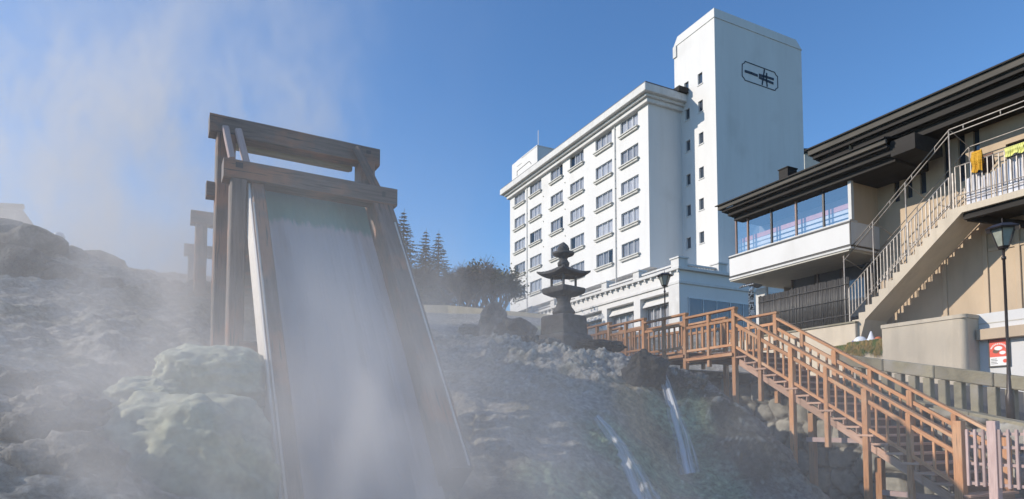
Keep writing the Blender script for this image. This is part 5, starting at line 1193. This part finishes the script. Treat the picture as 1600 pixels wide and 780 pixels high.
# trees
def tree(label, base, h, kind, seed, spread=.45, group=None):
    random.seed(seed); t = thing(kind + '_tree', label, 'tree', base, 0, group)
    tr_ = MB(); tw_ = MB(); lv = MB()
    if kind == 'conifer':
        tr_.tube([(0, 0, 0), (0, 0, h * .5), (0.05, 0, h)], [h * .018, h * .012, .01], 7)
        lvl = 30
        for i in range(lvl):
            z = h * (.14 + .85 * i / lvl); R = (h - z) * .40 + .1
            for k in range(9):
                a = k * 2.4 / 1.0 + i * 1.3 + random.random() * .5; r = R * random.uniform(.45, 1.15); e = Vector((math.cos(a) * r, math.sin(a) * r, z - r * .22 + r * .12))
                tr_.tube([(0, 0, z), e], [.03, .01], 4, cap=False); n = int(26 * r / R * (.5 + R / (h * .3))) + 6
                for q in range(n):
                    f = random.uniform(.25, 1); c = Vector((0, 0, z)).lerp(e, f); s = .12 + .25 * (1 - f) * .6 + .1; dx = Vector((random.uniform(-1, 1), random.uniform(-1, 1), random.uniform(-.5, .15))) * s * R * .35
                    u = Vector((random.uniform(-1, 1), random.uniform(-1, 1), .2)).normalized() * .09; lv.face([c, c + dx + u, c + dx * 1.25, c + dx - u])
        tr_.build('trunk', 'bark', t); lv.build('crown', 'needle', t); return t
    def grow(p, d, L_, r, depth):
        q = p + d * L_; mid = p + d * L_ * .5 + Vector((random.uniform(-1, 1), random.uniform(-1, 1), 0)) * L_ * .05
        (tr_ if depth > 2 else tw_).tube([p, mid, q], [r, r * .85, r * .68], 5 if depth > 2 else 3, cap=False)
        if depth == 0:
            if kind == 'evergreen':
                for _ in range(22): c = q + Vector((random.gauss(0, .4), random.gauss(0, .4), random.gauss(0, .35))); u = Vector((random.uniform(-1, 1), random.uniform(-1, 1), random.uniform(-1, 1))) * .17; v = Vector((random.uniform(-1, 1), random.uniform(-1, 1), random.uniform(-1, 1))) * .17; lv.face([c, c + u, c + u + v, c + v])
            else:
                for _ in range(5): e = q + Vector((random.uniform(-1, 1), random.uniform(-1, 1), random.uniform(-.2, 1))).normalized() * random.uniform(.5, 1.0); tw_.tube([q, e], [.016, .006], 3, cap=False)
            return
        for k in range(random.choice((2, 3, 3)) + (depth == 5)):
            nd = (d + Vector((random.uniform(-1, 1), random.uniform(-1, 1), random.uniform(-.15, .7))) * spread * 1.7).normalized(); grow(q - d * L_ * random.uniform(0, .25), nd, L_ * random.uniform(.62, .82), r * .62, depth - 1)
    grow(Vector((0, 0, 0)), Vector((0, 0, 1)), h * .28, h * .022, 5)
    tr_.build('trunk', 'bark', t)
    if tw_.v: tw_.build('twigs', 'bark', t)
    if lv.v: lv.build('crown', 'olive', t)
    return t
def onground(px, Y, py=505): p = at(px, py, Y); return (p.x, Y, min(p.z, 8.2) if Y > 40 else p.z)
def th_(px, pyt, Y): b0 = onground(px, Y); return at(px, pyt, Y).z - b0[2] + 0.5
tree('tall conifer with drooping tiers, tallest tree behind the chute', onground(629, 48), th_(629, 336, 48), 'conifer', 1)
tree('slender pale conifer right of the tallest one', onground(664, 52), th_(664, 366, 52), 'conifer', 2)
tree('thin conifer top standing third from the gate', onground(684, 55), th_(684, 368, 55), 'conifer', 6)
tree('bare winter tree next to the evergreen by the hotel, its crown broad and brownish', onground(722, 50), th_(722, 396, 50), 'bare', 3)
tree('olive green evergreen tree against the hotel corner', onground(772, 60), th_(772, 392, 60), 'evergreen', 4, .26)
tree('bare winter tree behind the slender conifers', onground(690, 62), th_(690, 400, 62), 'bare', 5)
tree('bare winter tree between the brownish crown and the olive evergreen', onground(750, 60), th_(750, 402, 60), 'bare', 7)
for i_, (px_, y_, t_, w_) in enumerate(((702, 66, 412, 'leftmost'), (728, 70, 402, 'second'), (741, 58, 410, 'third'), (758, 72, 396, 'fourth'), (789, 74, 404, 'rightmost'))):
    tree('bare brownish tree of the wooded bank, ' + w_ + ' of five in its back row', onground(px_, y_), th_(px_, t_, y_), 'bare', 20 + i_, .38)
tree('low bare winter tree right beside the timber chute', onground(645, 42), th_(645, 425, 42), 'bare', 8)
# far house roof and a lamp on the left bank
hr = thing('tiled_roof_house', 'grey tiled roof of a house showing above the rocks at the far left', 'house', at(-40, 390, 26), R_(8))
L0 = at(-40, 390, 26); L1 = at(26, 320, 26); wR = (L1.x - L0.x); zt_ = L1.z - L0.z
mb = MB(); 
mb.face([(-6, -2.5, -.2), (wR + .75, -2.5, -.4), (wR, 0, zt_), (-6, 0, zt_)]); mb.face([(wR + .75, -2.5, -.4), (wR + .75, 2.5, -.4), (wR, 0, zt_)]); mb.face([(-6, 2.5, -.2), (-6, 0, zt_), (wR, 0, zt_), (wR + .75, 2.5, -.4)])
for k in range(8): z_ = zt_ * (k + .5) / 8; y_ = -2.5 * (1 - (k + .5) / 8); mb.box(-6, wR + .6 * (1 - k / 8), y_ - .06, y_, z_ - .12, z_ + .02)
mb.tube([(-6, 0, zt_), (wR + .1, 0, zt_)], .12, 8); mb.build('roof', 'rooft', hr)
mb = MB(); mb.box(-6, wR - .4, -1.9, 1.9, -4, -.1); mb.build('wall', 'soffit', hr)
lb_ = at(89, 400, 15); 
gl_ = thing('garden_light', 'small round white light on a crooked post standing on the left bank', 'light', lb_)
mb = MB(); mb.tube([(0, 0, -.3), (-.03, 0, .15), (.02, 0, .34)], .035, 7); mb.build('pole', 'iron', gl_)
mb = MB(); mb.lathe([(.03, 0), (.10, .04), (.13, .14), (.09, .23), (.02, .26)], 12, (.03, 0, .32)); mb.build('globe', 'glaze', gl_, smooth=True)
# roofline behind between tower and inn
mb = MB(); p = at(1262, 242, 44); 
hb = thing('neighbour_house', 'corner of a grey dark roofed house showing between hotel tower and inn', 'house', (at(1262, 242, 80).x, 80, at(1262, 240, 80).z), 0)
m2 = MB(); m2.box(-.4, 4, 0, 4, -12, 0); m2.build('wall', 'soffit', hb); m2 = MB(); m2.box(-.6, 4.2, -.3, 4, .0, .55); m2.build('roof', 'slate', hb)

# ================================================================ STEAM
def steam(name, lo, hi, build):
    mb = MB(); mb.box(lo[0], hi[0], lo[1], hi[1], lo[2], hi[2]); 
    m = bpy.data.materials.new(name); m.use_nodes = True; nt = m.node_tree; N = nt.nodes; L = nt.links; N.remove(N['Principled BSDF'])
    pv = N.new('ShaderNodeVolumePrincipled'); pv.inputs['Color'].default_value = (1.0, .945, .89, 1); pv.inputs['Anisotropy'].default_value = 0.0
    L.new(pv.outputs[0], N['Material Output'].inputs['Volume']); L.new(build(N, L), pv.inputs['Density'])
    o = mb.build(name, m, None); tag(o, 'white steam rising from the hot spring basin and drifting over the gate', 'steam', kind='stuff'); m.cycles.volume_step_rate = 1.0; return o
def dens(N, L):
    tc = N.new('ShaderNodeNewGeometry'); sp = N.new('ShaderNodeSeparateXYZ'); L.new(tc.outputs['Position'], sp.inputs[0])
    def mth(op, a, b=None, c=None, clamp=False):
        n = N.new('ShaderNodeMath'); n.operation = op; n.use_clamp = clamp
        for i, v in enumerate((a, b, c)):
            if v is None: continue
            if isinstance(v, (int, float)): n.inputs[i].default_value = v
            else: L.new(v, n.inputs[i])
        return n.outputs[0]
    def rng(v, a, b, c=0.0, d=1.0, t='SMOOTHSTEP'):
        n = N.new('ShaderNodeMapRange'); n.interpolation_type = t; L.new(v, n.inputs[0]); n.inputs[1].default_value = a; n.inputs[2].default_value = b; n.inputs[3].default_value = c; n.inputs[4].default_value = d; return n.outputs[0]
    X, Y, Z = sp.outputs
    mp = N.new('ShaderNodeMapping'); mp.inputs['Scale'].default_value = (1, 1, .55); mp.inputs['Rotation'].default_value = (0, .5, 0); L.new(tc.outputs['Position'], mp.inputs[0])
    n = N.new('ShaderNodeTexNoise'); n.inputs['Scale'].default_value = .26; n.inputs['Detail'].default_value = 3; n.inputs['Roughness'].default_value = .55; n.inputs['Distortion'].default_value = .6; L.new(mp.outputs[0], n.inputs[0])
    n2_ = N.new('ShaderNodeTexNoise'); n2_.inputs['Scale'].default_value = .8; n2_.inputs['Detail'].default_value = 4; n2_.inputs['Distortion'].default_value = 1.3; L.new(mp.outputs[0], n2_.inputs[0])
    nv = n.outputs[0]
    nn = mth('MULTIPLY', rng(nv, .38, .62, .25, 1.9), rng(n2_.outputs[0], .39, .61, .2, 1.8))
    # high plume behind and left of the gate
    a_ = mth('ADD', mth('ADD', X, mth('MULTIPLY', Z, .2)), mth('MULTIPLY', nv, 5.0))
    pl_ = mth('MULTIPLY', rng(a_, -6.0, 1.0, 1, 0), rng(mth('ADD', Y, mth('MULTIPLY', nv, 3.0)), 16.0, 18.5, 0, 1))
    # low mist over the chute and the left bank, thinning with height
    b1 = rng(mth('ADD', X, mth('MULTIPLY', nv, 2.5)), -.2, 2.4, 1, .08)
    b2 = rng(mth('ADD', Z, mth('MULTIPLY', nv, 2.5)), 2.6, 5.4, 1, .05)
    lf = rng(mth('ADD', X, mth('MULTIPLY', nv, 2.0)), -9.5, -6.5, .5, 1)
    fr_ = mth('MULTIPLY', mth('MULTIPLY', b1, b2), mth('MULTIPLY', lf, rng(mth('ADD', Y, mth('MULTIPLY', nv, 2.0)), 8.0, 11.5, 1, .08)))
    # thin mist creeping over the right slope
    e2 = mth('ADD', X, mth('MULTIPLY', nv, 5.0)); lowx = mth('ADD', rng(e2, 4.5, 9.0, .35, 0), rng(e2, 2.4, 5.6, 1.0, 0)); lowz = rng(mth('ADD', Z, mth('MULTIPLY', nv, 2.0)), 2.2, 3.9, 1, 0)
    # mist lying on the left bank and round the far flume frames
    lb = mth('MULTIPLY', mth('MULTIPLY', rng(mth('ADD', X, mth('MULTIPLY', nv, 2.0)), -4.5, -2.5, 1, 0), rng(Y, 9, 11.5, 0, 1)), rng(mth('ADD', Z, mth('MULTIPLY', nv, 1.5)), 5.5, 8.0, 1, .1))
    tr__ = mth('MULTIPLY', mth('MULTIPLY', rng(mth('ADD', X, mth('MULTIPLY', nv, 2.0)), 1.2, 4.6, 1, 0), rng(Y, 17.4, 18.6, 0, 1)), rng(mth('ADD', Z, mth('MULTIPLY', nv, 3.0)), 5.5, 9.0, 1, 0))
    fr_ = mth('ADD', mth('ADD', fr_, mth('MULTIPLY', lb, 1.6)), mth('MULTIPLY', tr__, .7))
    d = mth('ADD', mth('MULTIPLY', mth('MULTIPLY', pl_, mth('MULTIPLY', rng(Z, 6, 12, 1, .7), rng(Z, 12.6, 14.6, 1, 0))), .135), mth('ADD', mth('MULTIPLY', fr_, mth('ADD', .112, mth('MULTIPLY', rng(Z, 1.2, 3.4, 1, 0), .03))), mth('MULTIPLY', mth('MULTIPLY', lowx, lowz), .055)))
    return mth('MULTIPLY', d, nn)
steam('steam', (-19, 3.2, -1.5), (8.5, 22, 17), dens)
